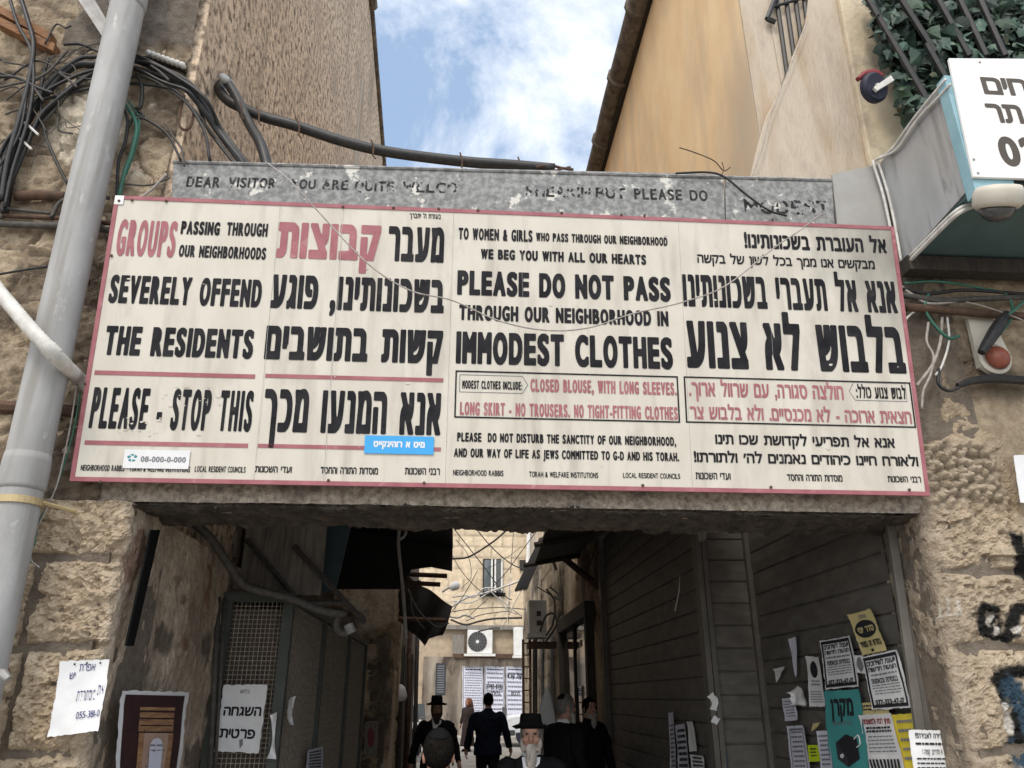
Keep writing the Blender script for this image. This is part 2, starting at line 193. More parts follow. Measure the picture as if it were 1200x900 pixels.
# ------------------------------------------------------------------ mesh building
ORI = {}
class MB:
    def __init__(s): s.v = []; s.f = []; s.c = None
    def add(s, vs, fs):
        b = len(s.v); s.v += [tuple(map(float, q)) for q in vs]; s.f += [tuple(i + b for i in q) for q in fs]
    def hexa(s, p):      # 8 corners: 0-3 one side, 4-7 the other
        s.add(p, [(0, 1, 2, 3), (7, 6, 5, 4), (0, 4, 5, 1), (1, 5, 6, 2), (2, 6, 7, 3), (3, 7, 4, 0)])
    def box(s, x0, x1, y0, y1, z0, z1):
        s.hexa([(x0, y0, z0), (x1, y0, z0), (x1, y0, z1), (x0, y0, z1), (x0, y1, z0), (x1, y1, z0), (x1, y1, z1), (x0, y1, z1)])
    def prism(s, pts, off):   # polygon pts (3d) extruded by the vector off
        n = len(pts); off = np.array(off, float); a = [np.array(p, float) for p in pts]
        s.add(a + [p + off for p in a], [tuple(range(n)), tuple(range(2 * n - 1, n - 1, -1))] + [(i, i + n, (i + 1) % n + n, (i + 1) % n) for i in range(n)])
    def tube(s, pts, r, seg=8, cap=True, flat=None):
        P = [np.array(p, float) for p in pts]; n = len(P); rr = r if hasattr(r, '__len__') else [r] * n
        T = [P[min(i + 1, n - 1)] - P[max(i - 1, 0)] for i in range(n)]; T = [t / (np.linalg.norm(t) + 1e-9) for t in T]
        u = np.cross(T[0], (0, 0, 1)); u = u if np.linalg.norm(u) > 0.05 else np.cross(T[0], (1, 0, 0)); u /= np.linalg.norm(u)
        vs = []
        for i in range(n):
            u = u - T[i] * (u @ T[i]); u /= np.linalg.norm(u) + 1e-9; w = np.cross(T[i], u)
            for k in range(seg):
                a = 2 * math.pi * k / seg; vs.append(P[i] + rr[i] * (math.cos(a) * u + math.sin(a) * w))
        fs = [(i * seg + k, i * seg + (k + 1) % seg, (i + 1) * seg + (k + 1) % seg, (i + 1) * seg + k) for i in range(n - 1) for k in range(seg)]
        if cap: fs += [tuple(range(seg - 1, -1, -1)), tuple(range((n - 1) * seg, n * seg))]
        s.add(vs, fs)
    def lathe(s, prof, c=(0, 0, 0), axis=(0, 0, 1), seg=24, sx=1, sy=1):
        ax = np.array(axis, float); ax /= np.linalg.norm(ax); u = np.cross(ax, (0, 0, 1) if abs(ax[2]) < 0.9 else (0, 1, 0)); u /= np.linalg.norm(u); w = np.cross(ax, u); c = np.array(c, float); vs = []
        for r, h in prof:
            for k in range(seg):
                a = 2 * math.pi * k / seg; vs.append(c + ax * h + r * (sx * math.cos(a) * u + sy * math.sin(a) * w))
        n = len(prof); fs = [(i * seg + k, i * seg + (k + 1) % seg, (i + 1) * seg + (k + 1) % seg, (i + 1) * seg + k) for i in range(n - 1) for k in range(seg)]
        s.add(vs, fs + [tuple(range(seg - 1, -1, -1)), tuple(range((n - 1) * seg, n * seg))])
    def grid(s, G):    # G: array (a,b,3)
        a, b, _ = G.shape; s.add(G.reshape(-1, 3), [(i * b + j, i * b + j + 1, (i + 1) * b + j + 1, (i + 1) * b + j) for i in range(a - 1) for j in range(b - 1)])
    def rings(s, rings):
        n = len(rings[0]); m = len(rings); s.add([p for q in rings for p in q], [(i * n + k, i * n + (k + 1) % n, (i + 1) * n + (k + 1) % n, (i + 1) * n + k) for i in range(m - 1) for k in range(n)] + [tuple(range(n - 1, -1, -1)), tuple(range((m - 1) * n, m * n))])
    def build(s, name, m, parent=None, origin=None, smooth=False, bevel=0, col=None, post=None):
        v = np.array(s.v); me = bpy.data.meshes.new(name)
        if parent is not None: o0 = ORI[parent.name]
        elif origin is not None: o0 = np.array(origin, float)
        else: o0 = np.array([(v[:, 0].min() + v[:, 0].max()) / 2, (v[:, 1].min() + v[:, 1].max()) / 2, v[:, 2].min()])
        me.from_pydata((v - o0).tolist(), [], s.f)
        if col is not None:
            a = me.attributes.new('Col', 'FLOAT_COLOR', 'POINT'); a.data.foreach_set('color', np.asarray(col, np.float32).ravel())
        me.validate(); me.update(); me.materials.append(m)
        if smooth: me.polygons.foreach_set('use_smooth', [True] * len(me.polygons))
        o = bpy.data.objects.new(name, me); COL.objects.link(o); ORI[o.name] = o0
        if parent is not None: o.parent = parent
        else: o.location = o0
        if bevel:
            bv = o.modifiers.new('bevel', 'BEVEL'); bv.width = bevel; bv.segments = 2; bv.limit_method = 'ANGLE'
        return o
def tag(o, label=None, cat=None, group=None, kind=None):
    if label: o['label'] = label
    if cat: o['category'] = cat
    if group: o['group'] = group
    if kind: o['kind'] = kind
    return o
def thing(name, label, cat, loc, group=None):
    o = bpy.data.objects.new(name, None); COL.objects.link(o); o.location = loc; o.empty_display_size = 0.1; ORI[o.name] = np.array(loc, float)
    return tag(o, label, cat, group)
def part(name, m, parent, fn, **k):
    b = MB(); fn(b); return b.build(name, m, parent, **k)
def spline(pts, n=8):
    P = [np.array(p, float) for p in pts]; P = [2 * P[0] - P[1]] + P + [2 * P[-1] - P[-2]]; out = []
    for i in range(1, len(P) - 2):
        for k in range(n):
            t = k / n; a, b, c, d = P[i - 1:i + 3]
            out.append(0.5 * (2 * b + (c - a) * t + (2 * a - 5 * b + 4 * c - d) * t * t + (3 * b - a - 3 * c + d) * t ** 3))
    return out + [P[-2]]
def cpx(pts, Y):    # cable points measured on planes Y
    return [onY(p[0], p[1], p[2] if len(p) > 2 else Y) for p in pts]
def cable(name, m, parent, pts, r, seg=7, n=7):
    b = MB(); b.tube(spline(pts, n), r, seg); return b.build(name, m, parent, smooth=True)

# ------------------------------------------------------------------ lettering: glyph outlines thickened through a distance field
_G = {}
def glyph(ch):
    if ch in _G: return _G[ch]
    c = bpy.data.curves.new('t', 'FONT'); c.body = ch; c.size = 1
    o = bpy.data.objects.new('t', c); COL.objects.link(o)
    for q in bpy.context.selected_objects: q.select_set(False)
    o.select_set(True); bpy.context.view_layer.objects.active = o; bpy.ops.object.convert(target='CURVE'); c = o.data; out = []
    for sp in c.splines:
        pts = []; B = sp.bezier_points; n = len(B)
        for i in range(n):
            a = B[i]; b = B[(i + 1) % n]; p0, p1, p2, p3 = a.co, a.handle_right, b.handle_left, b.co
            st = (p1 - p0).cross(p3 - p0).length < 1e-4 and (p2 - p0).cross(p3 - p0).length < 1e-4
            for k in range(1 if st else 6):
                t = k / 6; q = p0 * (1 - t) ** 3 + p1 * 3 * t * (1 - t) ** 2 + p2 * 3 * t * t * (1 - t) + p3 * t ** 3
                if not pts or abs(pts[-1][0] - q.x) + abs(pts[-1][1] - q.y) > 1e-4: pts.append((q.x, q.y))
        out.append(np.array(pts))
    bpy.data.objects.remove(o); bpy.data.curves.remove(c); _G[ch] = out; return out
def heb(s): return any('\u0590' <= c <= '\u05ff' for c in s)
def visual(s):
    if not heb(s): return s
    import re
    r = s[::-1]; return re.sub(r'[0-9][0-9\-]*', lambda m: m.group(0)[::-1], r)
_GM = {}
def gmesh(ch, sx, sy, ox, oy, res, wear=0, seed=0):
    """filled mesh of a glyph scaled by sx, sy (height units) and grown by ox, oy; unit: line height = 1"""
    key = (ch, round(sx, 3), round(sy, 3), round(ox, 4), round(oy, 4), res, seed if wear else 0)
    if key in _GM: return _GM[key]
    g = glyph(ch); xs = np.concatenate(g); mn = xs[:, 0].min(); w = (xs[:, 0].max() - mn) * sx; lo = xs[:, 1].min() * sy; hi = xs[:, 1].max() * sy
    h = 1.0 / res; gx = np.arange(-ox - h, w + ox + 2 * h, h); gy = np.arange(lo - oy - h, hi + oy + 2 * h, h)
    X, Y = np.meshgrid(gx, gy); ax, ay = max(ox, 1e-3), max(oy, 1e-3); d = np.full(X.shape, 1e9); ins = np.zeros(X.shape, bool)
    for q in g:
        a = q.copy(); a[:, 0] = (a[:, 0] - mn) * sx; a[:, 1] *= sy; b = np.roll(a, -1, 0)
        for (x0, y0), (x1, y1) in zip(a, b):
            if y0 != y1: ins ^= ((Y < max(y0, y1)) & (Y >= min(y0, y1)) & (X < x0 + (Y - y0) / (y1 - y0) * (x1 - x0)))
            ex, ey = (x1 - x0) / ax, (y1 - y0) / ay; px, py = (X - x0) / ax, (Y - y0) / ay
            t = np.clip((px * ex + py * ey) / (ex * ex + ey * ey + 1e-12), 0, 1); ddx = np.abs(px - t * ex); ddy = np.abs(py - t * ey); el = math.hypot(ex, ey) + 1e-12; pn = ((abs(ex) / el) ** 5 + (abs(ey) / el) ** 5) ** .2; d = np.minimum(d, (ddx ** 5 + ddy ** 5) ** .2 / pn)
    fld = np.where(ins, d, -d) + (1 if ox > 0 else 0)
    if wear:
        nz = fbm(X * 5 + seed * 3.1, Y * 5, 3, seed); fld = np.minimum(fld, (0.5 + 0.5 * (1 - wear) - nz) * 12)
    vs = []; fs = []; ny, nx = X.shape
    def lerp(p, q, fp, fq): t = fp / (fp - fq); return (p[0] + (q[0] - p[0]) * t, p[1] + (q[1] - p[1]) * t)
    pos = fld > 0; cnt = pos[:-1, :-1].astype(int) + pos[1:, :-1] + pos[:-1, 1:] + pos[1:, 1:]
    for j in range(ny - 1):
        i = 0
        while i < nx - 1:
            c = cnt[j, i]
            if c == 0: i += 1; continue
            if c == 4:
                k = i
                while k < nx - 1 and cnt[j, k] == 4: k += 1
                b = len(vs); vs += [(gx[i], gy[j]), (gx[k], gy[j]), (gx[k], gy[j + 1]), (gx[i], gy[j + 1])]; fs.append((b, b + 1, b + 2, b + 3)); i = k; continue
            cs = [(gx[i], gy[j], fld[j, i]), (gx[i + 1], gy[j], fld[j, i + 1]), (gx[i + 1], gy[j + 1], fld[j + 1, i + 1]), (gx[i], gy[j + 1], fld[j + 1, i])]; poly = []
            for a in range(4):
                p, q = cs[a], cs[(a + 1) % 4]
                if p[2] > 0: poly.append(p[:2])
                if (p[2] > 0) != (q[2] > 0): poly.append(lerp(p, q, p[2], q[2]))
            if len(poly) >= 3: b = len(vs); vs += poly; fs.append(tuple(range(b, b + len(poly))))
            i += 1
    _GM[key] = (vs, fs, w); return _GM[key]
def text(mb, s, x0, x1, y0, y1, fn, aspect=1.0, bold=0.0, boldy=None, gap=0.045, sp=0.30, res=30, wear=0, skew=0, even=0.6):
    """one line from x0 to x1, baseline y0, top y1, in plane units; fn(x, y) gives the world point. aspect: real size of a y unit over an x unit"""
    s = visual(s); H = (y1 - y0); boldy = bold if boldy is None else boldy; ref = 0.60 if heb(s) else 0.73
    wl = []
    for ch in s:
        if ch == ' ': wl.append(None); continue
        xs = np.concatenate(glyph(ch)); wl.append(xs[:, 0].max() - xs[:, 0].min())
    raw = list(wl); big = [w for w in wl if w and w > .25]; mean = sum(big) / len(big) if big else .5
    if not heb(s): wl = [w if w is None or w < .25 else w + (mean - w) * even for w in wl]
    n = len(s) - 1; tot = sum(w if w is not None else sp for w in wl); Wd = (x1 - x0) / (H * aspect)   # width in line heights
    lim = 0.078 if heb(s) else 0.092
    for _ in range(12):     # keep the counters open
        sx = (Wd - n * (gap + 2 * bold) - 2 * bold) / tot
        if bold <= lim * sx + 1e-6 and sx > .12: break
        bold *= 0.93; gap *= 0.97
    boldy = min(boldy, max(bold * 1.25, 0.012))
    sy = (1 - 2 * boldy) / ref; sx = max(sx, 0.1); x = bold
    for i, (ch, w) in enumerate(zip(s, wl)):
        if w is None: x += sp * sx + gap + 2 * bold; continue
        vs, fs, gw = gmesh(ch, sx * w / raw[i], sy, bold, boldy, res, wear, i + 1)
        mb.add([fn(x0 + (x + vx + skew * vy) * H * aspect, y0 + (vy + boldy) * H) for vx, vy in vs], fs); x += gw + gap + 2 * bold

# ------------------------------------------------------------------ rough masonry surfaces
def rough(name, m, parent, path, z0, z1, res, hf, core=0.25, origin=None):
    P = [np.array(p, float) for p in path]; seg = [np.linalg.norm(P[i + 1] - P[i]) for i in range(len(P) - 1)]; tot = sum(seg); n = int(tot / res); S = np.linspace(0, tot, n)
    cum = np.concatenate([[0], np.cumsum(seg)]); X = np.interp(S, cum, [p[0] for p in P]); Y = np.interp(S, cum, [p[1] for p in P])
    k = max(1, int(0.05 / res)); ker = np.ones(2 * k + 1) / (2 * k + 1); X2 = np.convolve(np.pad(X, k, 'edge'), ker, 'valid'); Y2 = np.convolve(np.pad(Y, k, 'edge'), ker, 'valid')
    dx = np.gradient(X2); dy = np.gradient(Y2); ln = np.hypot(dx, dy); nx, ny = dy / ln, -dx / ln
    Z = np.linspace(z0, z1, max(2, int((z1 - z0) / res))); SS, ZZ = np.meshgrid(S, Z); h, col = hf(SS, ZZ)
    G = np.stack([X2[None] + nx[None] * h, Y2[None] + ny[None] * h, ZZ], -1)
    b = MB(); b.grid(G); c = np.concatenate([col, np.ones(col.shape[:2] + (1,))], -1).reshape(-1, 4)
    for i in range(len(P) - 1):     # the solid body of the wall behind its face
        d = (P[i + 1] - P[i]) / seg[i]; nn = np.array([d[1], -d[0]]); a0, a1 = P[i] - nn * 0.06, P[i + 1] - nn * 0.06; q0, q1 = a0 - nn * core, a1 - nn * core
        b.hexa([(*a0, z0), (*a1, z0), (*a1, z1), (*a0, z1), (*q0, z0), (*q1, z0), (*q1, z1), (*q0, z1)]); c = np.concatenate([c, np.tile([0.2, 0.17, 0.14, 1], (8, 1))])
    return b.build(name, m, parent, origin=origin, smooth=res > 0.011, col=c)
def lerpc(a, b, t): return np.asarray(a)[None, None] * (1 - t[..., None]) + np.asarray(b)[None, None] * t[..., None] if np.ndim(a) == 1 else a * (1 - t[..., None]) + (np.asarray(b)[None, None] if np.ndim(b) == 1 else b) * t[..., None]
def ashlar(S, Z, rows, lens, seed, amp=0.05, tone=(0.69, 0.58, 0.435), tone2=(0.54, 0.45, 0.34), mort=(0.40, 0.335, 0.25), jw=0.014):
    S2 = S + 0.02 * (fbm(S * 6, Z * 6, 2, seed) - 0.5); Z2 = Z + 0.05 * (fbm(S * 4, Z * 4, 3, seed + 3) - 0.5); d = np.full(S.shape, 9.0); idn = np.zeros(S.shape); rows = np.array(rows)
    ri = np.clip(np.searchsorted(rows, Z2) - 1, 0, len(rows) - 2); d = np.minimum(Z2 - rows[ri], rows[ri + 1] - Z2)
    rg = random.Random(seed)
    for r in range(len(rows) - 1):
        e = [-rg.random() * lens]
        while e[-1] < S.max() + 1: e.append(e[-1] + lens * (0.6 + 0.8 * rg.random()))
        e = np.array(e); k = np.searchsorted(e, S2) - 1; k = np.clip(k, 0, len(e) - 2); dd = np.minimum(S2 - e[k], e[k + 1] - S2); q = ri == r
        d = np.where(q, np.minimum(d, dd), d); idn = np.where(q, _h(k + 31 * r, k * 0 + r, seed), idn)
    body = sm(jw * 0.4, jw * 2.2, d + 0.015 * (fbm(S * 30, Z * 30, 2, seed + 8) - 0.5))
    h = body * (amp * (0.55 + 0.25 * sm(0, 0.08, d)) + amp * 0.85 * chips(S, Z, seed)) + 0.03 * (fbm(S * 9, Z * 9, 4, seed + 6) - 0.5) - 0.02
    t = np.clip(0.5 * idn + 0.9 * fbm(S * 3, Z * 3, 4, seed + 7) - 0.25, 0, 1); c = lerpc(tone2, tone, t); c = c * (0.86 + 0.28 * fbm(S * 22, Z * 26, 3, seed + 11))[..., None]
    return h, lerpc(c, mort, (1 - body) * 0.85), d, body

def hf_pier_left(S, Z):
    h, c, d, b = ashlar(S, Z, [-0.2, 0.5, 0.98, 1.47, 1.92, 2.34, 2.70], 1.25, 11, 0.07)
    S = S + 1.0; jam = sm(2.84, 3.0, S)     # round the corner: smooth, smeared old render over the stone
    hj = 0.07 * (fbm(S * 3, Z * 1.6, 5, 50) - 0.5) + 0.035 * (fbm(S * 14, Z * 9, 4, 51) - 0.5); cj = lerpc((0.36, 0.295, 0.23), (0.60, 0.51, 0.41), sm(0.3, 0.75, fbm(S * 3.2, Z * 2.4, 5, 53)))
    cj = lerpc(cj, (0.10, 0.08, 0.065), sm(0.60, 0.72, fbm(S * 4 + 3, Z * 3, 5, 57)) * 0.8)
    cj = lerpc(cj, (0.21, 0.10, 0.07), sm(0.68, 0.75, fbm(S * 5 + 9, Z * 5, 4, 59)) * 0.7)
    edge = sm(2.55, 2.72, S + 0.12 * (fbm(S * 5, Z * 5, 3, 61) - 0.5)) * (1 - jam); c = lerpc(c, (0.47, 0.39, 0.29), edge * 0.55)
    return (h + .05 * chips(S, Z, 77) * edge) * (1 - jam) * (1 - 0.35 * edge) + hj * jam, lerpc(c, (0, 0, 0), jam) + cj * jam[..., None]
def hf_upper_left(S, Z):
    w1, w2, wi = worley(S * 2.2 + 0.7 * fbm(S * 3, Z * 3, 4, 3), Z * 3.1 + 0.7 * fbm(S * 3, Z * 3, 4, 4), 21); b = sm(0.015, 0.09, w2 - w1 + .06 * (fbm(S * 12, Z * 12, 3, 8) - .5))
    c1, _, ci = worley(S * 12, Z * 12, 25)
    h = b * 0.028 * (0.4 + wi) + 0.05 * (fbm(S * 6, Z * 6, 5, 22) - 0.5) + 0.042 * chips(S, Z, 24) * b - 0.015
    c = lerpc((0.33, 0.27, 0.20), (0.58, 0.48, 0.355), np.clip(wi * 0.5 + fbm(S * 4, Z * 4, 4, 23) - 0.25, 0, 1)); c = lerpc(c, (0.23, 0.19, 0.15), (1 - b) * 0.75)
    c = lerpc(c, (0.12, 0.095, 0.075), sm(0.58, 0.72, fbm(S * 2.2 + 5, Z * 2.2, 5, 27)) * 0.75)
    pale = sm(0.52, 0.58, fbm(S * 5, Z * 4, 4, 29)) * sm(1.95, 2.05, S) * (1 - sm(5.25, 5.45, Z)) * sm(4.55, 4.7, Z); c = lerpc(c, (0.66, 0.60, 0.50), pale); h = h + pale * 0.015
    ren = sm(1.93, 1.99, S + 0.2 * (fbm(S * 4, Z * 4, 3, 33) - 0.5)) * sm(5.55, 5.66, Z + 0.35 * (fbm(S * 5, Z * 5, 3, 34) - 0.5))
    c = lerpc(c, (0.245, 0.215, 0.185), ren); c = c * (1 - 0.4 * (ren * fbm(S * 9, Z * 9, 4, 36)))[..., None]; return h * (1 - ren * 0.7) + ren * 0.03, c
def hf_pier_right(S, Z):
    h, c, d, b = ashlar(S, Z, [-0.2, 0.5, 1.0, 1.46, 1.95, 2.32, 2.75], 1.1, 41, 0.055, (0.58, 0.485, 0.365), (0.43, 0.36, 0.275))
    # smooth old render higher up, a rough pebbly band in the middle and the worn jamb inside
    up = sm(2.62, 2.72, Z + 0.12 * (fbm(S * 4, Z * 4, 3, 71) - 0.5)); w1, _, wi = worley(S * 22, Z * 22, 73)
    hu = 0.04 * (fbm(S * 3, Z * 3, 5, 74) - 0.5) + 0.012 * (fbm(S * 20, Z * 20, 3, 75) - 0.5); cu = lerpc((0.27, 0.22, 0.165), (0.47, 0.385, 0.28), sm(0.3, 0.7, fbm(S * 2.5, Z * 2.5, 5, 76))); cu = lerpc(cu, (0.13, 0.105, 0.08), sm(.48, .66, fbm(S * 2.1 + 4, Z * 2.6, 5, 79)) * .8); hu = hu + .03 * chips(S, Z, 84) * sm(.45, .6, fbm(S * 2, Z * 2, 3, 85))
    peb = up * (1 - sm(3.0, 3.06, Z + 0.14 * (fbm(S * 5, Z * 5, 3, 77) - 0.5))) * (1 - sm(0.90, 1.02, S + 0.2 * (fbm(S * 6, Z * 6, 3, 78) - 0.5)))
    hp = 0.035 + 0.075 * (0.5 - w1); cp = lerpc((0.20, 0.165, 0.125), (0.50, 0.43, 0.34), np.clip(1.1 - 1.5 * w1 + 0.5 * wi, 0, 1))
    rec = up * sm(3.02, 3.10, Z + .1 * (fbm(S * 6, Z * 6, 3, 86) - .5)) * (1 - sm(.62, .70, S - .10 * sm(3.0, 3.8, Z) + .08 * (fbm(S * 5, Z * 5, 3, 87) - .5))); hu = hu - .13 * rec; cu = lerpc(cu, (0.15, 0.12, 0.095), rec * .8)  # recess beside the sign, its dark shadow also put into the wall colour
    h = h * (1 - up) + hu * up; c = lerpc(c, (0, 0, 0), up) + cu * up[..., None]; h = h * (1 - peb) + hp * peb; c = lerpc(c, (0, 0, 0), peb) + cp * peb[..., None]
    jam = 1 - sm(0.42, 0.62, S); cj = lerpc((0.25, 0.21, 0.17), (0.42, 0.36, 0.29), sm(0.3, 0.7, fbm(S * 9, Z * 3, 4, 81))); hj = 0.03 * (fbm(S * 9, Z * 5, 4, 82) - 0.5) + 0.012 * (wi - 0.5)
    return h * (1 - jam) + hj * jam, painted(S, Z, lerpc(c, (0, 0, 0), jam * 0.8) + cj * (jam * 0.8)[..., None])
PAINT = [(M_C, w, [(x, y) for x, y in P]) for M_C, w, P in (((.012, .012, .012), 8, ((1158, 712), (1170, 716), (1173, 732), (1166, 746))), ((.012, .012, .012), 8, ((1156, 716), (1155, 735), (1166, 748), (1180, 750), (1190, 740), (1191, 722), (1200, 712), (1216, 712))), ((.012, .012, .012), 11, ((1194, 632), (1202, 650), (1206, 672))), ((.012, .012, .012), 8, ((1168, 796), (1186, 788), (1210, 786))), ((.012, .012, .012), 7, ((1172, 796), (1178, 822))), ((.012, .012, .012), 8, ((1196, 868), (1212, 880))), ((.035, .07, .11), 15, ((1188, 806), (1200, 820), (1204, 850), (1206, 890))), ((.012, .012, .012), 6, ((1192, 840), (1200, 868))), ((.62, .61, .58), 3, ((1163, 730), (1169, 720))), ((.62, .61, .58), 3, ((1170, 742), (1174, 738), (1172, 733))), ((.62, .61, .58), 3, ((1191, 740), (1198, 736))), ((.62, .61, .58), 4, ((1178, 826), (1186, 842), (1190, 858))), ((.55, .53, .49), 1.4, ((1106, 708), (1108, 720))), ((.55, .53, .49), 1.3, ((1114, 700), (1117, 715), (1116, 720))), ((.55, .53, .49), 1.5, ((1126, 703), (1130, 718))), ((.55, .53, .49), 1.1, ((1102, 721), (1134, 718))))]
def painted(S, Z, c):      # spray paint and dabs carried by the stone itself
    wob = 1 + .9 * (fbm(S * 30, Z * 30, 3, 301) - .5)
    for colr, w, P in PAINT:
        Q = [onY(x, y, -.05) for x, y in P]; Q = [(q[0] - 2.51 + .46, q[2]) for q in Q]; d = np.full(S.shape, 9.)
        for (a, b), (e, f) in zip(Q[:-1], Q[1:]):
            vx, vz = e - a, f - b; t = np.clip(((S - a) * vx + (Z - b) * vz) / (vx * vx + vz * vz), 0, 1); d = np.minimum(d, np.hypot(S - a - t * vx, Z - b - t * vz))
        r = w * .0047 * wob; c = lerpc(c, colr, 1 - sm(r * .6, r * 1.15, d))
    return c
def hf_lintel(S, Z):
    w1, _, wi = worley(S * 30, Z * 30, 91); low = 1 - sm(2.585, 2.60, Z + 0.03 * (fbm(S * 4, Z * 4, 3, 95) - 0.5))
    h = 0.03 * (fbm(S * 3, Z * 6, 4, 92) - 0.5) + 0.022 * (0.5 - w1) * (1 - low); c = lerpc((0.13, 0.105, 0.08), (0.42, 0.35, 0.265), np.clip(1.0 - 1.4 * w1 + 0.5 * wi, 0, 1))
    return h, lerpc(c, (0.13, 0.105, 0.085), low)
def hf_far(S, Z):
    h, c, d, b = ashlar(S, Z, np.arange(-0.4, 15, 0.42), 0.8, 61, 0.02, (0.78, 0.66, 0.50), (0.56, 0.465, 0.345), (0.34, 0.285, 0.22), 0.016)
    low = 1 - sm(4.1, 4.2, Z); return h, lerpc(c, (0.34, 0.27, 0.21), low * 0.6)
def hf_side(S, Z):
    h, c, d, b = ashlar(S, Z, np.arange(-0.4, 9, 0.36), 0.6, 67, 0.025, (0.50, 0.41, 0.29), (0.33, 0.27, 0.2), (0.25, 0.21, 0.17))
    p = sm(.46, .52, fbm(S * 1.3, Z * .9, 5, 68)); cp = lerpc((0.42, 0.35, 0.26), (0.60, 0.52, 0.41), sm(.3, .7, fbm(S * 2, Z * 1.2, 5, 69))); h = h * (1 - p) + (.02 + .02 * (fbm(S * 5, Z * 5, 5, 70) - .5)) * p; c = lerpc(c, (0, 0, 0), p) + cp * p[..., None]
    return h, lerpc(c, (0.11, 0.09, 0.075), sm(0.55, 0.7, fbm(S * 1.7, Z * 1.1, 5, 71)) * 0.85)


# ================================================================== THE SETTING
def gz(y): return 0.0 if y < 8 else min(0.35, 0.35 * (y - 8) / 16)
b = MB(); ys = [-60, -6, 0, 4, 8, 12, 16, 20, 24, 30, 60, 400, 2000]
b.grid(np.array([[(x, y, gz(y)) for x in (-2000, -60, -6, 6, 60, 2000)] for y in ys]))
tag(b.build('ground', M_ground, origin=(0, 0, 0)), kind='structure')
b = MB(); b.box(-12, 14, 24.6, 26.2, 0.2, 0.49); tag(b.build('pavement', M_kerb, origin=(0, 25, 0.2), bevel=0.02), kind='structure')

# ---- left building: rubble front, raked stucco side along the alley
lb = thing('stone_building', 'tall old building of rubble and raked brown stucco behind the grey pipe', 'building', (-3, 3, 0))
rough('rubble_wall', M_stone, lb, [(-4.6, 0), (-1.835, 0)], 2.62, 8.2, 0.016, hf_upper_left, core=0.3)
b = MB()
for dz, x0, x1 in ((0, -2.25, -1.8),):
    zt = lambda y: 12.93 - 0.264 * (y - 5.975) if y > 5.9 else 12.95
    b.hexa([(x0, 0.02, 2.7), (x1, 0.02, 2.7), (x1, 0.02, zt(0)), (x0, 0.02, zt(0)), (x0, 6, 2.7), (x1, 6, 2.7), (x1, 6, zt(6)), (x0, 6, zt(6))])
    b.hexa([(x0, 6.001, 2.7), (x1, 6.001, 2.7), (x1, 6.001, zt(6)), (x0, 6.001, zt(6)), (x0, 14, 2.7), (x1, 14, 2.7), (x1, 14, zt(14)), (x0, 14, zt(14))])
b.build('stucco_wall', M_rustic, lb)
b = MB(); b.tube([(-1.78, y, 12.95 - max(0, y - 5.9) * 0.264) for y in (0, 3, 5.9, 8, 11, 14)], 0.05); b.tube([(-1.76, 5.3, 12.98), (-1.76, 6.1, 12.9)], 0.09)
b.build('eave_strip', M_gutter, lb)
b = MB(); p0, p1 = onX(425, 80, -1.79), onX(431, 190, -1.79); b.hexa([(-1.8, p0[1], 11.2), (-1.785, p0[1], 11.2), (-1.785, p0[1] + 0.35, 11.2), (-1.8, p0[1] + 0.35, 11.2)][::1] + [(-1.8, p0[1], 4.5), (-1.785, p0[1], 4.5), (-1.785, p0[1] + 0.55, 4.5), (-1.8, p0[1] + 0.55, 4.5)])
b.build('plaster_strip', M_plaster, lb)

lp = rough('stone_pier', M_stone, None, [(-3.6, 0), (-1.68, 0), (-1.68, 2.3)], 0.9, 2.63, 0.0085, hf_pier_left, core=0.5, origin=(-2.4, 0.5, 0)); MBf = MB(); MBf.box(-3.6, -1.70, 0.03, 2.3, -0.05, 0.899); MBf.build('footing', M_plaster, lp); tag(lp, 'pale rough hewn limestone pier left of the passage with a handwritten note', 'pier')
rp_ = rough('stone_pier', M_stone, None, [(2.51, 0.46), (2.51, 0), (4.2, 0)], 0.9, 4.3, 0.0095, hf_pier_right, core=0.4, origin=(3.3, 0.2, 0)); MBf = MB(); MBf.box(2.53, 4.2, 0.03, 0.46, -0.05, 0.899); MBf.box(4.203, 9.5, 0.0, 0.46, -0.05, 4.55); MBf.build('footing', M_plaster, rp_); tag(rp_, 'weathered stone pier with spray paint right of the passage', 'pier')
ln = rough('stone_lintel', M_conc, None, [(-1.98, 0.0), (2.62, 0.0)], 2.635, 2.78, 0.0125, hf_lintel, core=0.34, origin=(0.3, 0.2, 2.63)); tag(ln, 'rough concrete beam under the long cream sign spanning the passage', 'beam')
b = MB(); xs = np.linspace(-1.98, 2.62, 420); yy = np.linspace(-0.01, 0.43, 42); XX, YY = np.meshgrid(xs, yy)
b.grid(np.stack([XX, YY, 2.633 - 0.035 * sm(0.25, 0.42, YY) * fbm(XX * 3, YY * 3, 4, 5) + 0.05 * (fbm(XX * 6, YY * 6, 5, 6) - 0.5) + .03 * chips(XX, YY, 8) - 0.015], -1)); b.build('worn_underside', mat('shaded concrete', (0.085, 0.068, 0.053), (0.03, 0.025, 0.021), 12, bump=0.9, bscale=30, rough=0.95), ln, smooth=True)  # shade under the beam painted in as a near-black concrete colour
b = MB(); b.box(-1.78, 2.6, 0.06, 0.36, 2.79, 4.78); tag(b.build('gateway_wall', M_plaster, origin=(0.4, 0.2, 2.79)), 'rendered wall over the passage hidden behind the long cream sign', 'wall')

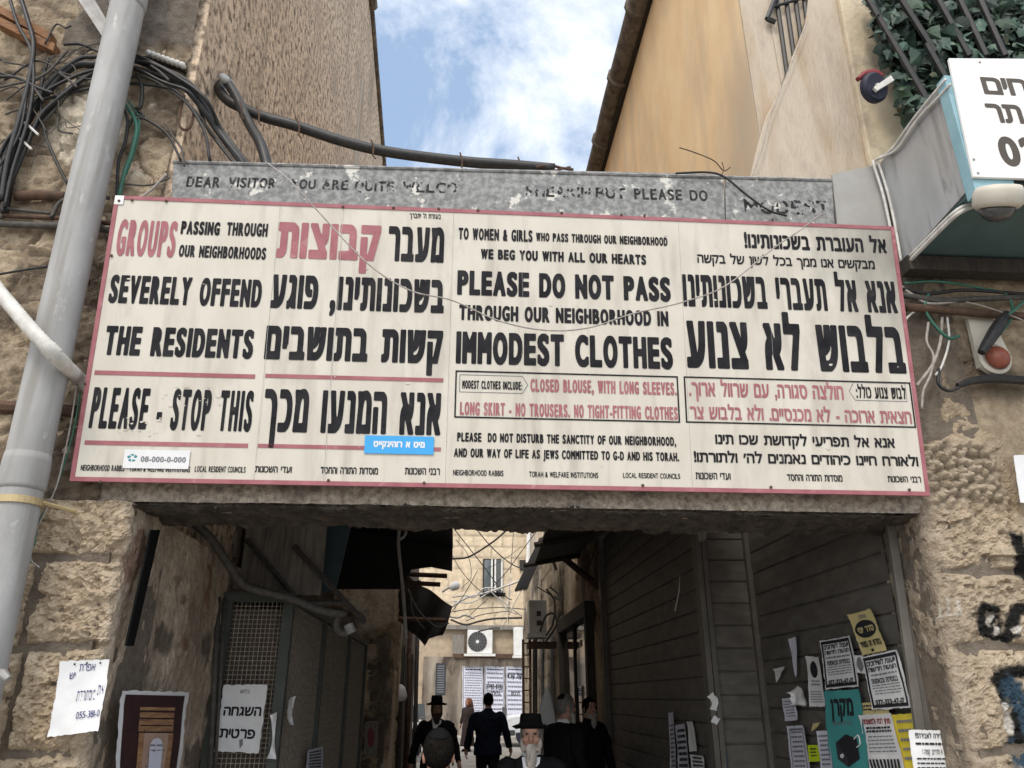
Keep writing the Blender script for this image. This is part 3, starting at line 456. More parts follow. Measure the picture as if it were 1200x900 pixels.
# ---- right building: ochre side, plastered front
rb = thing('plastered_building', 'ochre and grey plastered building right of the sky gap', 'building', (4, 4, 0))
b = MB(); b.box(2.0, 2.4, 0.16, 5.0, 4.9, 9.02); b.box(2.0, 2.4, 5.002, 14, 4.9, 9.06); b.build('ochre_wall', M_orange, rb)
b = MB(); b.tube(spline([(1.90, y, 9.08 + 0.03 * math.sin(y * 2)) for y in (0, 2, 3, 4, 5, 7, 9, 14)], 4), 0.14, 12); b.box(1.99, 2.5, 0, 14, 9.11, 9.25)
for y in (1.2, 2.4, 3.5, 4.7, 6.2): b.tube([(1.90, y, 9.08), (1.90, y + 0.06, 9.08)], 0.165, 12)
b.build('eave_gutter', M_gutter, rb, smooth=True)
b = MB(); b.tube([(1.985, 0, 8.96), (1.985, 14, 8.99)], 0.05, 6); b.build('eave_batten', M_wooddark, rb)
Yf = 0.14
b = MB(); b.box(2.002, 9.5, Yf, 0.5, 4.6, 9.5); b.build('front_wall', M_plaster, rb)
def slabpx(b, pts, Y, th): b.prism([onY(x, y, Y) for x, y in pts], (0, th, 0))
b = MB(); slabpx(b, [(952, -40), (944, 27), (930, 62), (918, 98), (898, 136), (888, 172), (880, 206), (880, 260), (1060, 260), (1040, -40)], Yf - 0.05, 0.049); b.build('raised_render', M_plaster, rb, bevel=0.008)
b = MB(); slabpx(b, [(976, -40), (984, 0), (1003, 100), (1022, 200), (1030, 260), (1500, 260), (1480, -40)], Yf - 0.10, 0.052); b.build('corner_render', M_plaster2, rb, bevel=0.012)
b = MB(); slabpx(b, [(900, -30), (944, -30), (942, 27), (916, 98), (903, 26)], Yf - 0.012, 0.01); wn = b.build('window', M_plaster, rb)
b = MB()
for x0, y0, x1, y1 in ((902, -30, 920, 97), (913, -30, 928, 76), (924, -30, 936, 55), (934, -30, 943, 30)): b.tube([onY(x0 + 4, y0, Yf - 0.03), onY(x1 + 6, y1 + 14, Yf - 0.03)], 0.016, 6)
b.tube([onY(899, 22, Yf - 0.05), onY(912, -12, Yf - 0.05)], 0.02, 6); b.tube([onY(899, 22, Yf - 0.05), onY(909, 26, Yf - 0.05)], 0.02, 6); b.tube([onY(906, 8, Yf - 0.05), onY(946, -4, Yf - 0.05)], 0.012, 6)
b.build('window_grille', M_cable, wn)

def stroke(pts, w):      # wobbly outline of a torn strip in picture units
    P = spline([(x, y, 0) for x, y in pts], 5); up_, dn = [], []
    for i, p in enumerate(P):
        t = P[min(i + 1, len(P) - 1)] - P[max(i - 1, 0)]; t = t / (np.linalg.norm(t) + 1e-9); a = w * (0.8 + 0.4 * rnd.random()); up_.append((p[0] - t[1] * a, p[1] + t[0] * a)); dn.append((p[0] + t[1] * a, p[1] - t[0] * a))
    return up_ + dn[::-1]
# ================================================================== THE LONG SIGN
T = R(7.0); SN = np.array([0, math.cos(T), math.sin(T)]); SO = onY(600, 573, -0.10); SC_ = SO @ SN; SU = np.array([1.0, 0, 0]); SV = np.array([0, -math.sin(T), math.cos(T)])
def uv(px, py): q = hit(px, py, SN, SC_) - SO; return q @ SU, q @ SV
def sp3(u, v, h=0.0): return SO + u * SU + v * SV - h * SN
cs = [uv(133, 233), uv(1046, 262), uv(1090, 578), uv(83, 567)]
U0 = (cs[0][0] + cs[3][0]) / 2; U1 = (cs[1][0] + cs[2][0]) / 2; V0 = (cs[2][1] + cs[3][1]) / 2; V1 = (cs[0][1] + cs[1][1]) / 2
sg = thing('notice_sign', 'long cream sign with a faded red border and English and Hebrew warnings', 'sign', SO + np.array([0, 0, 0]))
def srect(b, u0, u1, v0, v1, h0, h1): b.hexa([sp3(u0, v0, h1), sp3(u1, v0, h1), sp3(u1, v1, h1), sp3(u0, v1, h1), sp3(u0, v0, h0), sp3(u1, v0, h0), sp3(u1, v1, h0), sp3(u0, v1, h0)])
seams = [U0, uv(313, 400)[0], uv(391, 400)[0], uv(527, 400)[0], uv(797, 300)[0], U1]
for i in range(5):      # five sheets butted together
    part('sign_panel', M_cream if i < 4 else M_cream2, sg, lambda b, i=i: srect(b, seams[i] + 0.0006, seams[i + 1] - 0.0006, V0 + 0.004, V1 - 0.004, -0.02, 0.0))
def border(b):
    w = 0.022
    srect(b, U0, U1, V1 - w, V1, -0.03, 0.004); srect(b, U0, U1, V0, V0 + w, -0.03, 0.004); srect(b, U0, U0 + w, V0 + w, V1 - w, -0.03, 0.004); srect(b, U1 - w, U1, V0 + w, V1 - w, -0.03, 0.004)
part('sign_border', M_red, sg, border)
def slope(y): return 0.0318 + (0.0109 - 0.0318) * (y - 233) / 334
def line(s, x0, x1, yt, yb, m=None, bold=0.03, boldy=None, **k):
    ym = (yt + yb) / 2; u0, _ = uv(x0, ym); u1, _ = uv(x1, ym + slope(ym) * (x1 - x0)); _, v1 = uv(x0, yt); _, v0 = uv(x0, yb)
    k.setdefault('res', 46 if yb - yt > 25 else 30); b = MB(); text(b, s, u0, u1, v0, v1, lambda x, y: sp3(x, y, 0.0025), bold=bold, boldy=boldy, **k); b.build('lettering', m or M_black, sg)
def bar(x0, x1, y0, y1, m=None, name='red_rule'):
    ym = (y0 + y1) / 2; u0, va = uv(x0, ym); u1, _ = uv(x1, ym + slope(ym) * (x1 - x0)); _, vt = uv(x0, y0); _, vb = uv(x0, y1); part(name, m or M_red, sg, lambda b: srect(b, u0, u1, vb, vt, 0.0, 0.0025))
line('GROUPS', 138, 207, 254.5, 299.5, M_red, 0.05, 0.04)
line('PASSING', 212.5, 258, 258, 274.5, bold=0.06); line('THROUGH', 266, 314, 259.5, 276, bold=0.06)
line('OUR NEIGHBORHOODS', 210, 312, 286, 301, bold=0.045)
line('SEVERELY OFFEND', 129, 307, 320, 355, bold=0.066, boldy=0.05)
line('THE RESIDENTS', 123.5, 297.5, 379.5, 416, bold=0.068, boldy=0.05)
bar(111, 299, 434, 439); bar(311, 519.5, 438, 442.6)
line('PLEASE - STOP THIS', 107.5, 296.5, 450.5, 502, bold=0.045, boldy=0.04)
bar(99.5, 290.7, 516, 521); bar(302, 516.7, 520, 524.6)
line('NEIGHBORHOOD RABBIS', 95, 146, 544, 551.5, bold=0.02, res=16); line('TORAH & WELFARE INSTITUTIONS', 152, 223, 545, 552.5, bold=0.02, res=16); line('LOCAL RESIDENT COUNCILS', 228.5, 288, 545.5, 553, bold=0.02, res=16)
line('ועדי השכונות', 299, 342, 546, 553.5, bold=0.03, res=16); line('מוסדות התורה והחסד', 375.5, 443, 547, 555, bold=0.03, res=16); line('רבני השכונות', 474.5, 515.5, 548, 556, bold=0.03, res=16)
line('קבוצות', 325, 446, 259.5, 302, M_red, 0.055, 0.065); line('מעבר', 455, 520.5, 264.5, 306, bold=0.055, boldy=0.065)
line("בעזרת ה' יתברך", 480, 516.7, 250, 255.5, bold=0.03, res=14)
line('בשכונותינו, פוגע', 318, 520.5, 321, 361, bold=0.056, boldy=0.06); line('קשות בתושבים', 311, 519, 381, 421, bold=0.058, boldy=0.06); line('אנא המנעו מכך', 309, 516.7, 455, 506, bold=0.056, boldy=0.052)
line('TO WOMEN & GIRLS', 537.4, 624, 266, 280.6, bold=0.05); line('WHO PASS THROUGH OUR NEIGHBORHOOD', 628, 782, 272, 282.6, bold=0.045, res=20)
line('WE BEG YOU WITH ALL OUR HEARTS', 563.5, 757, 291, 303.6, bold=0.062, res=22)
line('PLEASE DO NOT PASS', 536, 785.5, 315, 345.5, bold=0.092, boldy=0.06); line('THROUGH OUR NEIGHBORHOOD IN', 538, 783, 356, 375, bold=0.05)
line('IMMODEST CLOTHES', 534.5, 788, 386, 426, bold=0.092, boldy=0.06)
def frame(x0, y0, x1, y1, m, name, w):
    u0, va = uv(x0, y0); u1, vb = uv(x1, y1)
    def f(b): srect(b, u0, u1, va - w, va, 0, .0025); srect(b, u0, u1, vb, vb + w, 0, .0025); srect(b, u0, u0 + w, vb + w, va - w, 0, .0025); srect(b, u1 - w, u1, vb + w, va - w, 0, .0025)
    part(name, m, sg, f)
frame(533.8, 434, 797, 495.5, M_black, 'text_frame', 0.008); frame(801, 441, 1073.5, 501.5, M_black, 'text_frame', 0.008)
def bubble(x0, y0, x1, y1, left):
    u0, va = uv(x0, y0); u1, vb = uv(x1, y1); w = 0.0035; t = 0.03; m_ = (va + vb) / 2; pts = [(u0, va), (u1, va), (u1 + t, m_), (u1, vb), (u0, vb)] if not left else [(u1, va), (u0, va), (u0 - t, m_), (u0, vb), (u1, vb)]
    def f(b):
        for p, q in zip(pts, pts[1:] + pts[:1]): b.tube([sp3(*p, 0.001), sp3(*q, 0.001)], w / 2, 4)
    part('text_bubble', M_inkgrey, sg, f)
bubble(539, 439, 612, 461, False); bubble(1000, 448, 1063, 470.5, True)
line('MODEST CLOTHES INCLUDE:', 541.7, 612, 445, 455.4, bold=0.035, res=20); line('CLOSED BLOUSE, WITH LONG SLEEVES.', 621.5, 792.6, 443, 459, M_red, 0.038); line('LONG SKIRT - NO TROUSERS. NO TIGHT-FITTING CLOTHES', 539, 794, 470, 486.3, M_red, 0.036)
line('PLEASE  DO NOT DISTURB THE SANCTITY OF OUR NEIGHBORHOOD,', 535.7, 792, 506, 517.4, bold=0.045, res=20); line('AND OUR WAY OF LIFE AS JEWS COMMITTED TO G-D AND HIS TORAH.', 532, 795.5, 524.5, 535.6, bold=0.045, res=20)
line('NEIGHBORHOOD RABBIS', 531, 590, 550, 557, bold=0.02, res=16); line('TORAH & WELFARE INSTITUTIONS', 620, 701, 552, 559, bold=0.02, res=16); line('LOCAL RESIDENT COUNCILS', 730, 797, 553.5, 560, bold=0.02, res=16)
line('אל העוברת בשכונותינו!', 872, 1038, 274, 290.6, bold=0.045, boldy=0.05, res=22); line('מבקשים אנו ממך בכל לשון של בקשה', 817, 1024.6, 298, 308, bold=0.03, boldy=0.04, res=20)
line('אנא אל תעברי בשכונותינו', 800, 1049.5, 321, 359, bold=0.056, boldy=0.055); line('בלבוש לא צנוע', 804, 1058.7, 375, 431, bold=0.066, boldy=0.058)
line('לבוש צנוע כולל:', 1003, 1061, 453, 466.5, bold=0.03, boldy=0.05, res=20); line('חולצה סגורה, עם שרוול ארוך.', 807, 988, 447.5, 464, M_red, 0.03, 0.06, res=22); line('חצאית ארוכה - לא מכנסיים. ולא בלבוש צר', 808.6, 1067.7, 476, 491, M_red, 0.03, 0.06, res=22)
line('אנא אל תפריעי לקדושת שכו תינו', 838, 1048, 509, 520.5, bold=0.045, boldy=0.05, res=20); line('ולאורח חיינו כיהודים נאמנים לה׳ ולתורתו!', 813, 1075.5, 530, 541.5, bold=0.04, boldy=0.05, res=20)
line('ועדי השכונות', 815, 856, 553.5, 561.6, bold=0.03, res=16); line('מוסדות התורה והחסד', 922, 987, 555.6, 563.4, bold=0.03, res=16); line('רבני השכונות', 1040, 1079, 557.7, 565, bold=0.03, res=16)
for x, y in ((140, 236), (155, 235), (195, 236), (402, 243), (461, 244), (514, 245), (560, 247), (658, 250), (728, 252), (755, 253), (905, 258), (118, 565), (385, 563), (497, 566), (753, 569), (903, 571), (1065, 574), (131, 300), (100, 450)):
    u, v = uv(x, y); part('screw', M_rust, sg, lambda b: b.lathe([(0.008, 0), (0.008, 0.004), (0.003, 0.006)], sp3(u, v, 0.004), -SN, 8))
part('peeled_corner', M_white, sg, lambda b: srect(b, U0 + 0.002, U0 + 0.05, V1 - 0.055, V1 - 0.001, 0.003, 0.0055))

rc_ = random.Random(5)
def chipsf(b):
    for k in range(48):
        x, y = rc_.choice(((rc_.uniform(190, 262), rc_.uniform(452, 476)), (rc_.uniform(100, 1070), rc_.uniform(262, 560)), (rc_.uniform(140, 190), rc_.uniform(490, 512)))); u, v = uv(x, y); r = rc_.uniform(.003, .009) if k % 3 else .003; a0 = rc_.uniform(0, 6)
        b.prism([sp3(u + r * (.5 + rc_.random()) * math.cos(a0 + t) * 1.6, v + r * (.5 + rc_.random()) * math.sin(a0 + t) * .7, .0034) for t in np.linspace(0, 6.28, 8)[:-1]], SN * .0006)
part('paint_chips', M_cream, sg, chipsf)
def scr(b):
    for x in (313.5, 392, 527.5, 612, 690, 905):
        u, v = uv(x, 400); a, c = (V0 + .05 + rc_.random() * .3, V1 - .05 - rc_.random() * .5) if x > 400 else (V0 + .03, V1 - .03); b.tube([sp3(u + .004 * math.sin(t * 9 + x), a + (c - a) * t, .0034) for t in np.linspace(0, 1, 9)], .0004 if x > 400 else .0008, 4)
part('scratches', mat('bare scratch', (.74, .72, .67)), sg, scr)
def sticker(name, label, px4, m, draw):
    q = [uv(*p) for p in px4]; u0, v1 = q[0]; u1, v0 = q[2]; v1 = (q[0][1] + q[1][1]) / 2
    b = MB(); srect(b, u0, u1, v0, v1, 0.004, 0.0065); o = b.build(name, m); tag(o, label, 'sticker')
    draw(o, u0, u1, v0, v1)
def dr1(o, u0, u1, v0, v1): b = MB(); w, h = u1 - u0, v1 - v0; text(b, 'מיט א רוהיגקייט', u0 + w * .13, u1 - w * .13, v0 + h * .36, v0 + h * .70, lambda x, y: sp3(x, y, .0075), bold=.07, boldy=.06, res=22); b.build('lettering', M_paper, o)
def dr2(o, u0, u1, v0, v1):
    w, h = u1 - u0, v1 - v0; b = MB(); text(b, '08-000-0-000', u0 + w * .26, u1 - w * .05, v0 + h * .34, v0 + h * .66, lambda x, y: sp3(x, y, .0075), bold=.05, res=18); b.build('lettering', M_inkgrey, o)
    b = MB(); c = (u0 + w * .13, v0 + h * .55)
    for a in range(5): t = a * 1.2; b.prism([sp3(c[0] + .02 * math.cos(t + k * .5) * (1 + .4 * (k % 2)), c[1] + .02 * math.sin(t + k * .5), .007) for k in range(3)] + [sp3(c[0] + .008 * math.cos(t), c[1] + .008 * math.sin(t), .007)], SN * 0.001)
    b.build('emblem', mat('teal print', (.05, .25, .27)), o)
sticker('sticker', 'small bright blue sticker with white Hebrew letters on the cream sign', [(428, 511), (508, 511.5), (508, 533), (428, 532)], M_bluestk, dr1)
sticker('sticker', 'small white sticker with a grey number low on the cream sign', [(147, 527), (221, 528), (221, 550), (147, 549)], M_paper, dr2)

# ---- the older galvanised sign above it
og = thing('old_sign', 'narrow galvanised sign with worn English letters behind the cream sign top', 'sign', onY(560, 240, -0.03))
Yo = -0.035
def oshp(b, pts): b.prism([onY(x, y, Yo) for x, y in pts], (0, 0.02, 0))
part('sign_panel', M_galvold, og, lambda b: oshp(b, [(203, 189), (848, 204), (850, 262), (200, 245)]), bevel=0.004)
part('sign_panel', M_galvold, og, lambda b: oshp(b, [(850, 206), (975, 212), (979, 268), (851, 260)]), bevel=0.004)
part('rolled_edge', M_galvold, og, lambda b: b.tube([onY(203, 190, Yo), onY(975, 211.5, Yo)], 0.012, 6))
def oline(s, x0, x1, yt, yb, wear):
    ym = (yt + yb) / 2; p0 = onY(x0, ym, Yo); p1 = onY(x1, ym + 0.026 * (x1 - x0), Yo); zt = onY(x0, yt, Yo)[2]; zb = onY(x0, yb, Yo)[2]; dz = (p1[2] - p0[2])
    b = MB(); text(b, s, p0[0], p1[0], zb, zt, lambda x, y: (x, Yo - 0.002, y + dz * (x - p0[0]) / (p1[0] - p0[0])), bold=0.035, boldy=0.03, res=26, wear=wear, gap=0.1); b.build('lettering', M_oldblack, og)
for a in (('DEAR', 219, 258, 206, 219, .55), ('VISITOR', 268, 323, 207, 219.5, .6), ('YOU', 341, 370, 209, 221, .75), ('ARE', 378, 408, 209.5, 222, .75), ('QUITE', 416, 462, 211, 223.5, .9), ('WELCO', 472, 536, 212, 225, 1.0), ('SHEARIM', 616, 692, 217, 230, 1.0), ('BUT', 698, 733, 219, 232, .85), ('PLEASE', 743, 799, 220, 233.5, .6), ('DO', 808, 829, 222, 235, .4), ('MODEST', 872, 972, 232, 250, 1.05)): oline(*a)

# ---- teal shop sign box, its sheet metal flank and camera
bx = thing('shop_sign_box', 'teal boxed shop sign with white lettered face and grey metal flank', 'shop sign', (3.6, -0.4, 4.1))
XB = 2.711
flank = [onX(1110, 95, XB), onX(1137, 225, XB), onX(1055, 312, XB), onX(1035, 192, XB)]
yF = (flank[0][1] + flank[1][1]) / 2; zT, zB = 4.96, 4.23
part('metal_flank', M_duct, bx, lambda b: b.prism([(XB - 0.012, yF + 0.03, zT), (XB - 0.012, yF + 0.03, zB + 0.02), (XB - 0.012, -0.04, zB - 0.03), (XB - 0.012, -0.04, zT)], (0.010, 0, 0)))
part('box_body', M_teal, bx, lambda b: b.hexa([(XB, yF, zB), (6.6, yF, zB), (6.6, yF, zT - 0.02), (XB, yF, zT - 0.02), (XB, -0.035, zB - 0.03), (6.6, -0.035, zB - 0.03), (6.6, -0.035, zT - 0.02), (XB, -0.035, zT - 0.02)]))
def trim(b): b.box(XB - 0.03, XB + 0.2, yF - 0.05, yF + 0.028, zB - 0.06, zT + 0.02)
part('light_trim', M_skyblue, bx, trim, bevel=0.004)
fz1 = onY(1112, 68, yF - 0.07); fz0 = onY(1142, 208, yF - 0.07); 
part('lettered_face', M_white, bx, lambda b: b.prism([onY(1112, 68, yF - 0.07), onY(1141, 207, yF - 0.07), onY(1420, 217, yF - 0.07), onY(1400, 70, yF - 0.07)], (0, 0.018, 0)), bevel=0.003)
def fl(s, x0, x1, yt, yb, m, bo):
    Y = yF - 0.072; p = onY(x0, yb, Y); q = onY(x1, yb, Y); t = onY(x0, yt, Y); b = MB(); text(b, s, p[0], q[0], p[2], t[2], lambda x, y: (x, Y, y), bold=bo, boldy=bo, res=26); b.build('lettering', m, bx)
fl('פריחים'[-3:] if False else 'מזרחים'[-3:], 1154, 1207, 90, 110, M_brownink, .045); fl('יותר'[-2:], 1160, 1201, 121, 143, M_brownink, .045); fl('02', 1176, 1225, 158, 194, M_brownink, .05)
for x, y in ((1148, 73), (1146, 203), (1141, 187)): part('screw', M_steel, bx, lambda b: b.lathe([(0.007, 0), (0.007, 0.004)], onY(x, y, yF - 0.07), (0, -1, 0), 8))
part('lower_rail', M_wooddark, bx, lambda b: b.box(XB - 0.05, 6.6, -0.16, -0.06, zB - 0.14, zB - 0.045))
pc = onY(1169, 240, yF - 0.06)
dc = thing('dome_camera', 'round beige dome security camera under the teal shop sign', 'camera', pc)
part('housing', M_beige, dc, lambda b: b.lathe([(0.05, .10), (.105, .09), (.118, .06), (.118, .0), (.10, -.02)], pc, (0.0, -.45, .9), 24), smooth=True)
part('dome', M_dome, dc, lambda b: b.lathe([(.085 * math.cos(a), -.02 - .07 * math.sin(a)) for a in np.linspace(0, 1.5, 7)], pc, (0, -.45, .9), 20), smooth=True)

o = MB(); slabpx(o, [(975, 204), (1033, 192), (1050, 300), (985, 300)], -0.02, 0.02); tag(o.build('metal_panel', M_panelgrey), 'plain grey metal sheet between the old sign and the teal box', 'panel')
# ---- white conduit pair strapped round the flank
wc = thing('conduit_pair', 'pair of dusty white conduits running down the flank of the teal box', 'conduit', onY(1030, 250, -0.1))
for d in (0, 6): cable('conduit', M_cablewhite, wc, [onX(1108 + d, 93 + d, XB - .03), onX(1070 + d, 140, XB - .03), onX(1045 + d, 175, XB - .03), (XB - .04, -.05, 4.98), onY(1024 + d, 193, -.06), onY(1034 + d, 225, -.06), onY(1043 + d, 265, -.065), onY(1052 + d * .7, 308, -.07)], 0.009)
for d in (0, .022): cable('conduit', M_cablewhite, wc, [onX(1056, 312, XB - .03 - d * .3) + np.array([0, 0, -d]), onX(1085, 282, XB - .02) + np.array([0, 0, -d]), onX(1120, 248, XB - .02) + np.array([0, 0, -d]), onX(1144, 236, XB + .1) + np.array([0, 0, -d])], 0.012)
# ================================================================== PIPE, CABLES AND FITTINGS ON THE LEFT
dp = thing('downpipe', 'thick grey plastic downpipe rising past the left end of the cream sign', 'pipe', onY(10, 700, -0.22))
PA, PB = onY(155.5, -20, -0.22), onY(-13, 745, -0.22)
def pipe_at(t): return PA + (PB - PA) * t
part('pipe', M_pvc, dp, lambda b: b.tube([pipe_at(t) for t in np.linspace(-0.1, 1.35, 14)], 0.100, 28), smooth=True)
part('collar', M_pvc, dp, lambda b: b.tube([pipe_at(.015), pipe_at(.02), pipe_at(.05), pipe_at(.055)], [.103, .108, .108, .102], 28), smooth=True)
part('collar', M_pvc, dp, lambda b: b.tube([pipe_at(.79), pipe_at(.80), pipe_at(.83), pipe_at(.835)], [.102, .106, .106, .102], 28), smooth=True)
t0 = 0.845
part('strap', M_brass, dp, lambda b: (b.tube([pipe_at(t0), pipe_at(t0 + .0085)], [.109, .109], 28), b.tube([pipe_at(t0) + np.array([.1, 0.02, -.01]), pipe_at(t0) + np.array([.2, .16, -.02])], .011, 6)))
part('clamp_bolt', M_steel, dp, lambda b: b.tube([onY(-6, 788, -.30), onY(4, 790, -.33), onY(10, 796, -.34)], [.016, .022, .013], 10))

cbl = thing('cable_bundle', 'tied bundle of black cables arching over the stones left of the cream sign', 'cables', onY(20, 230, -0.08))
arch = [(-6, 250), (0, 222), (18, 172), (40, 135), (60, 108), (90, 82), (118, 72), (160, 72), (200, 86), (228, 108), (250, 145), (270, 172), (286, 194)]
for dx, dy, r, Y, m in ((0, 0, .030, -.07, M_cable), (6, 12, .022, -.06, M_cable), (-5, -8, .017, -.09, M_cable), (3, 20, .012, -.07, M_cablegrey), (-9, 6, .013, -.11, M_cable), (10, 5, .016, -.10, M_cable)):
    cable('cable', m, cbl, cpx([(x + dx * (1.2 if i < 5 else .9) + rnd.uniform(-5, 5), y + dy * (1 if i > 3 else .4) + rnd.uniform(-5, 5)) for i, (x, y) in enumerate(arch[:-3])], Y) + cpx([(x + dx * .8, y + dy * .8, .03) for x, y in arch[-3:]] + [(292 + dx * .6, 222, .05)], .04), r * .8)
for (x, y) in ((33, 146), (25, 163), (78, 90), (186, 82)): part('cable_tie', M_cablewhite if x < 40 else M_cablegrey, cbl, lambda b: b.tube(cpx([(x - 9, y - 5), (x, y + 1), (x + 12, y + 12)], -.115), .008, 6))
c2 = thing('cable_bundle', 'bundle of dark cables hanging straight down at the upper left edge', 'cables', onY(20, 230, -0.1))
for pts, r in (([(24, -5), (34, 20), (42, 55), (36, 95), (24, 140), (12, 190), (4, 235)], .020), ([(14, -5), (20, 30), (38, 60), (40, 100), (30, 140), (15, 200), (8, 245)], .014), ([(35, 95), (20, 160), (-4, 200)], .011), ([(-5, 92), (20, 94), (44, 100), (60, 108)], .014), ([(-5, 84), (16, 88), (36, 98), (52, 120)], .010), ([(-5, 100), (18, 96), (36, 92), (58, 84), (80, 62)], .010)):
    cable('cable', M_cable if r > .0105 else M_cablegrey, c2, cpx([(x + rnd.uniform(-3, 3), y + rnd.uniform(-3, 3)) for x, y in pts], -.13), r * .75)
c3 = thing('cable_bundle', 'loose thin dark wires strung across the stones beside the grey pipe', 'cables', onY(100, 230, -0.05))
for pts, r, m in (([(57, 68), (48, 105), (51, 150), (64, 185), (80, 217)], .009, M_cable), ([(45, 118), (70, 112), (105, 104), (150, 98), (190, 102), (212, 112), (238, 150), (246, 188)], .010, M_cable), ([(75, 52), (95, 52), (118, 62)], .010, M_cable), ([(160, 88), (166, 100), (165, 124), (158, 128)], .012, M_cable), ([(140, 118), (149, 140), (147, 165), (139, 190), (137, 230)], .010, M_cable), ([(160, 135), (180, 145), (198, 160), (212, 188)], .008, M_cable), ([(150, 150), (160, 132), (168, 136), (158, 142)], .009, M_cable), ([(195, 145), (203, 160), (213, 175), (216, 195)], .006, M_cablegrey), ([(-4, 322), (30, 316), (58, 312)], .007, M_cable), ([(135, 215), (150, 216), (175, 217), (200, 208)], .006, M_cablegrey), ([(160, 235), (178, 222), (195, 204)], .008, M_wire), ([(84, 236), (95, 250), (112, 258), (124, 270)], .009, M_cablegrey), ([(60, 255), (72, 236), (100, 228), (128, 232)], .012, M_cablegrey)):
    cable('wire', m, c3, cpx(pts, -.075), r)
for k in range(16):
    x, y = rnd.uniform(0, 60), rnd.uniform(40, 240); p = [(x, y)]
    for j in range(4): x += rnd.uniform(4, 42) * (1 if k % 3 else -.6); y += rnd.uniform(-34, 26); p.append((min(x, 210), max(30, min(y, 262))))
    cable('wire', M_cablegrey if k % 2 else M_cable, c3, cpx(p, -.05 - .004 * k), rnd.choice((.003, .004, .006)))
c4 = thing('wire_pair', 'green wire curving down the stones just above the cream sign', 'wire', onY(145, 200, -0.07))
cable('wire', M_cablegreen, c4, cpx([(146, 121), (156, 136), (160, 152), (154, 180), (146, 202), (139, 232)], -.085), .013)
cable('wire', M_cablegreen, c4, cpx([(150, 118), (161, 134), (163, 150), (157, 178), (148, 204)], -.075), .007)
fd = thing('feeder_hose', 'thick black hose slung from the brown wall across the sky gap', 'hose', onY(340, 146, 0.3))
cable('hose', M_cable, fd, [onX(262, 93, -1.78) + np.array([.03, 0, 0])] + cpx([(257, 103, .35), (266, 117, .3), (285, 127, .27), (312, 138, .22), (345, 147, .2), (400, 165, .2), (455, 178, .2), (540, 189, .18), (600, 193.5, .15), (650, 198, .12)], .2), [.035] * 2 + [.040] * 65 + [.032] * 4 if False else .036, seg=12)
part('hose_mouth', M_pvc, fd, lambda b: b.lathe([(.03, 0), (.05, .01), (.055, .03), (.04, .05)], onY(262, 97, .30), (.6, -.5, .5), 14), smooth=True)
cable('branch_hose', M_cable, fd, cpx([(266, 96, .30), (276, 112, .28), (292, 145, .2), (306, 170, .10), (314, 200, .05), (316, 220, .05)], .1), .034, seg=10)
for x, y in ((283, 127), (303, 134), (350, 149), (437, 173), (541, 188), (609, 193)): part('tie_wire', M_rust, fd, lambda b: b.tube(cpx([(x - 2, y - 9), (x + 1, y), (x, y + 9), (x + 3, y + 13)], .145), .006, 5))
cable('end_strand', M_rust, fd, cpx([(628, 196), (645, 194), (658, 197), (672, 199)], .1), .01); cable('end_strand', M_rust, fd, cpx([(640, 201), (655, 199), (668, 196), (664, 203)], .1), .007)
ins = thing('terminal_strip', 'row of small white porcelain knobs above the black cables', 'fitting', onY(200, 75, -0.04))
for i in range(8): part('knob', M_cablewhite, ins, lambda b: b.lathe([(.012, 0), (.020, .01), (.020, .03), (.010, .045)], onY(176 + i * 5.6, 66 + i * 2.0, -.03), (0, -1, .1), 8), smooth=True)
part('backing', M_wooddark, ins, lambda b: b.prism([onY(172, 62, -.03), onY(218, 78, -.03), onY(217, 83, -.03), (onY(171, 67, -.03))], (0, .03, 0)))
hk = MB(); hk.tube(spline(cpx([(216, 112), (211, 130), (210, 146), (216, 152), (223, 148), (228, 130)], -.05), 5), .009, 6); tag(hk.build('iron_hook', M_rust), 'rusty bent iron hook hanging on the rough stones', 'hook')
hs_ = MB(); hs_.tube(spline(cpx([(-30, 300, -.36), (-4, 338, -.36), (16, 362, -.38), (40, 390, -.42), (64, 415, -.40), (80, 432, -.25), (92, 443, -.11), (112, 462, -.03)], -.3), 14), [.037 - .003 * (i % 2) for i in range(99)], 16)
ho = hs_.build('corrugated_hose', M_cablewhite, smooth=True); tag(ho, 'dusty white hose crossing in front of the grey pipe to the sign', 'hose')
cable('taped_band', mat('hose tape', (.55, .53, .5)), ho, cpx([(56, 407, -.415), (66, 417, -.39)], -.3), .040, seg=14)
w_ = thing('wire_pair', 'two thin green grey wires drooping down beside the rough pier', 'wire', onY(60, 600, -0.1))
cable('wire', M_wire, w_, cpx([(90, 450), (84, 490), (76, 530), (66, 570), (50, 605), (38, 632), (36, 655), (46, 665)], -.12), .004); cable('wire', M_cablegreen, w_, cpx([(94, 460), (86, 505), (74, 548), (60, 585), (46, 610), (40, 640)], -.10), .0045)
wd = thing('timber_beam', 'pair of orange brown timbers jutting from the wall at the top left corner', 'beam', onY(20, 20, -0.1))
for d in (0, 14): part('plank', M_wood, wd, lambda b: b.prism([onY(-8, 2 + d, -.14), onY(60 + d * .3, 38 + d * .9, -.06), onY(58 + d * .3, 47 + d * .9, -.06), onY(-8, 11 + d, -.14)], (0, .09, 0.01)))
sf = MB(); sf.box(*sorted((onY(28, 20, -.02)[0], onY(132, 20, -.02)[0])), -.30, -.01, 6.35, 6.9); tag(sf.build('roof_soffit', M_wooddark), 'dark underside of a small roof at the top left corner', 'roof')
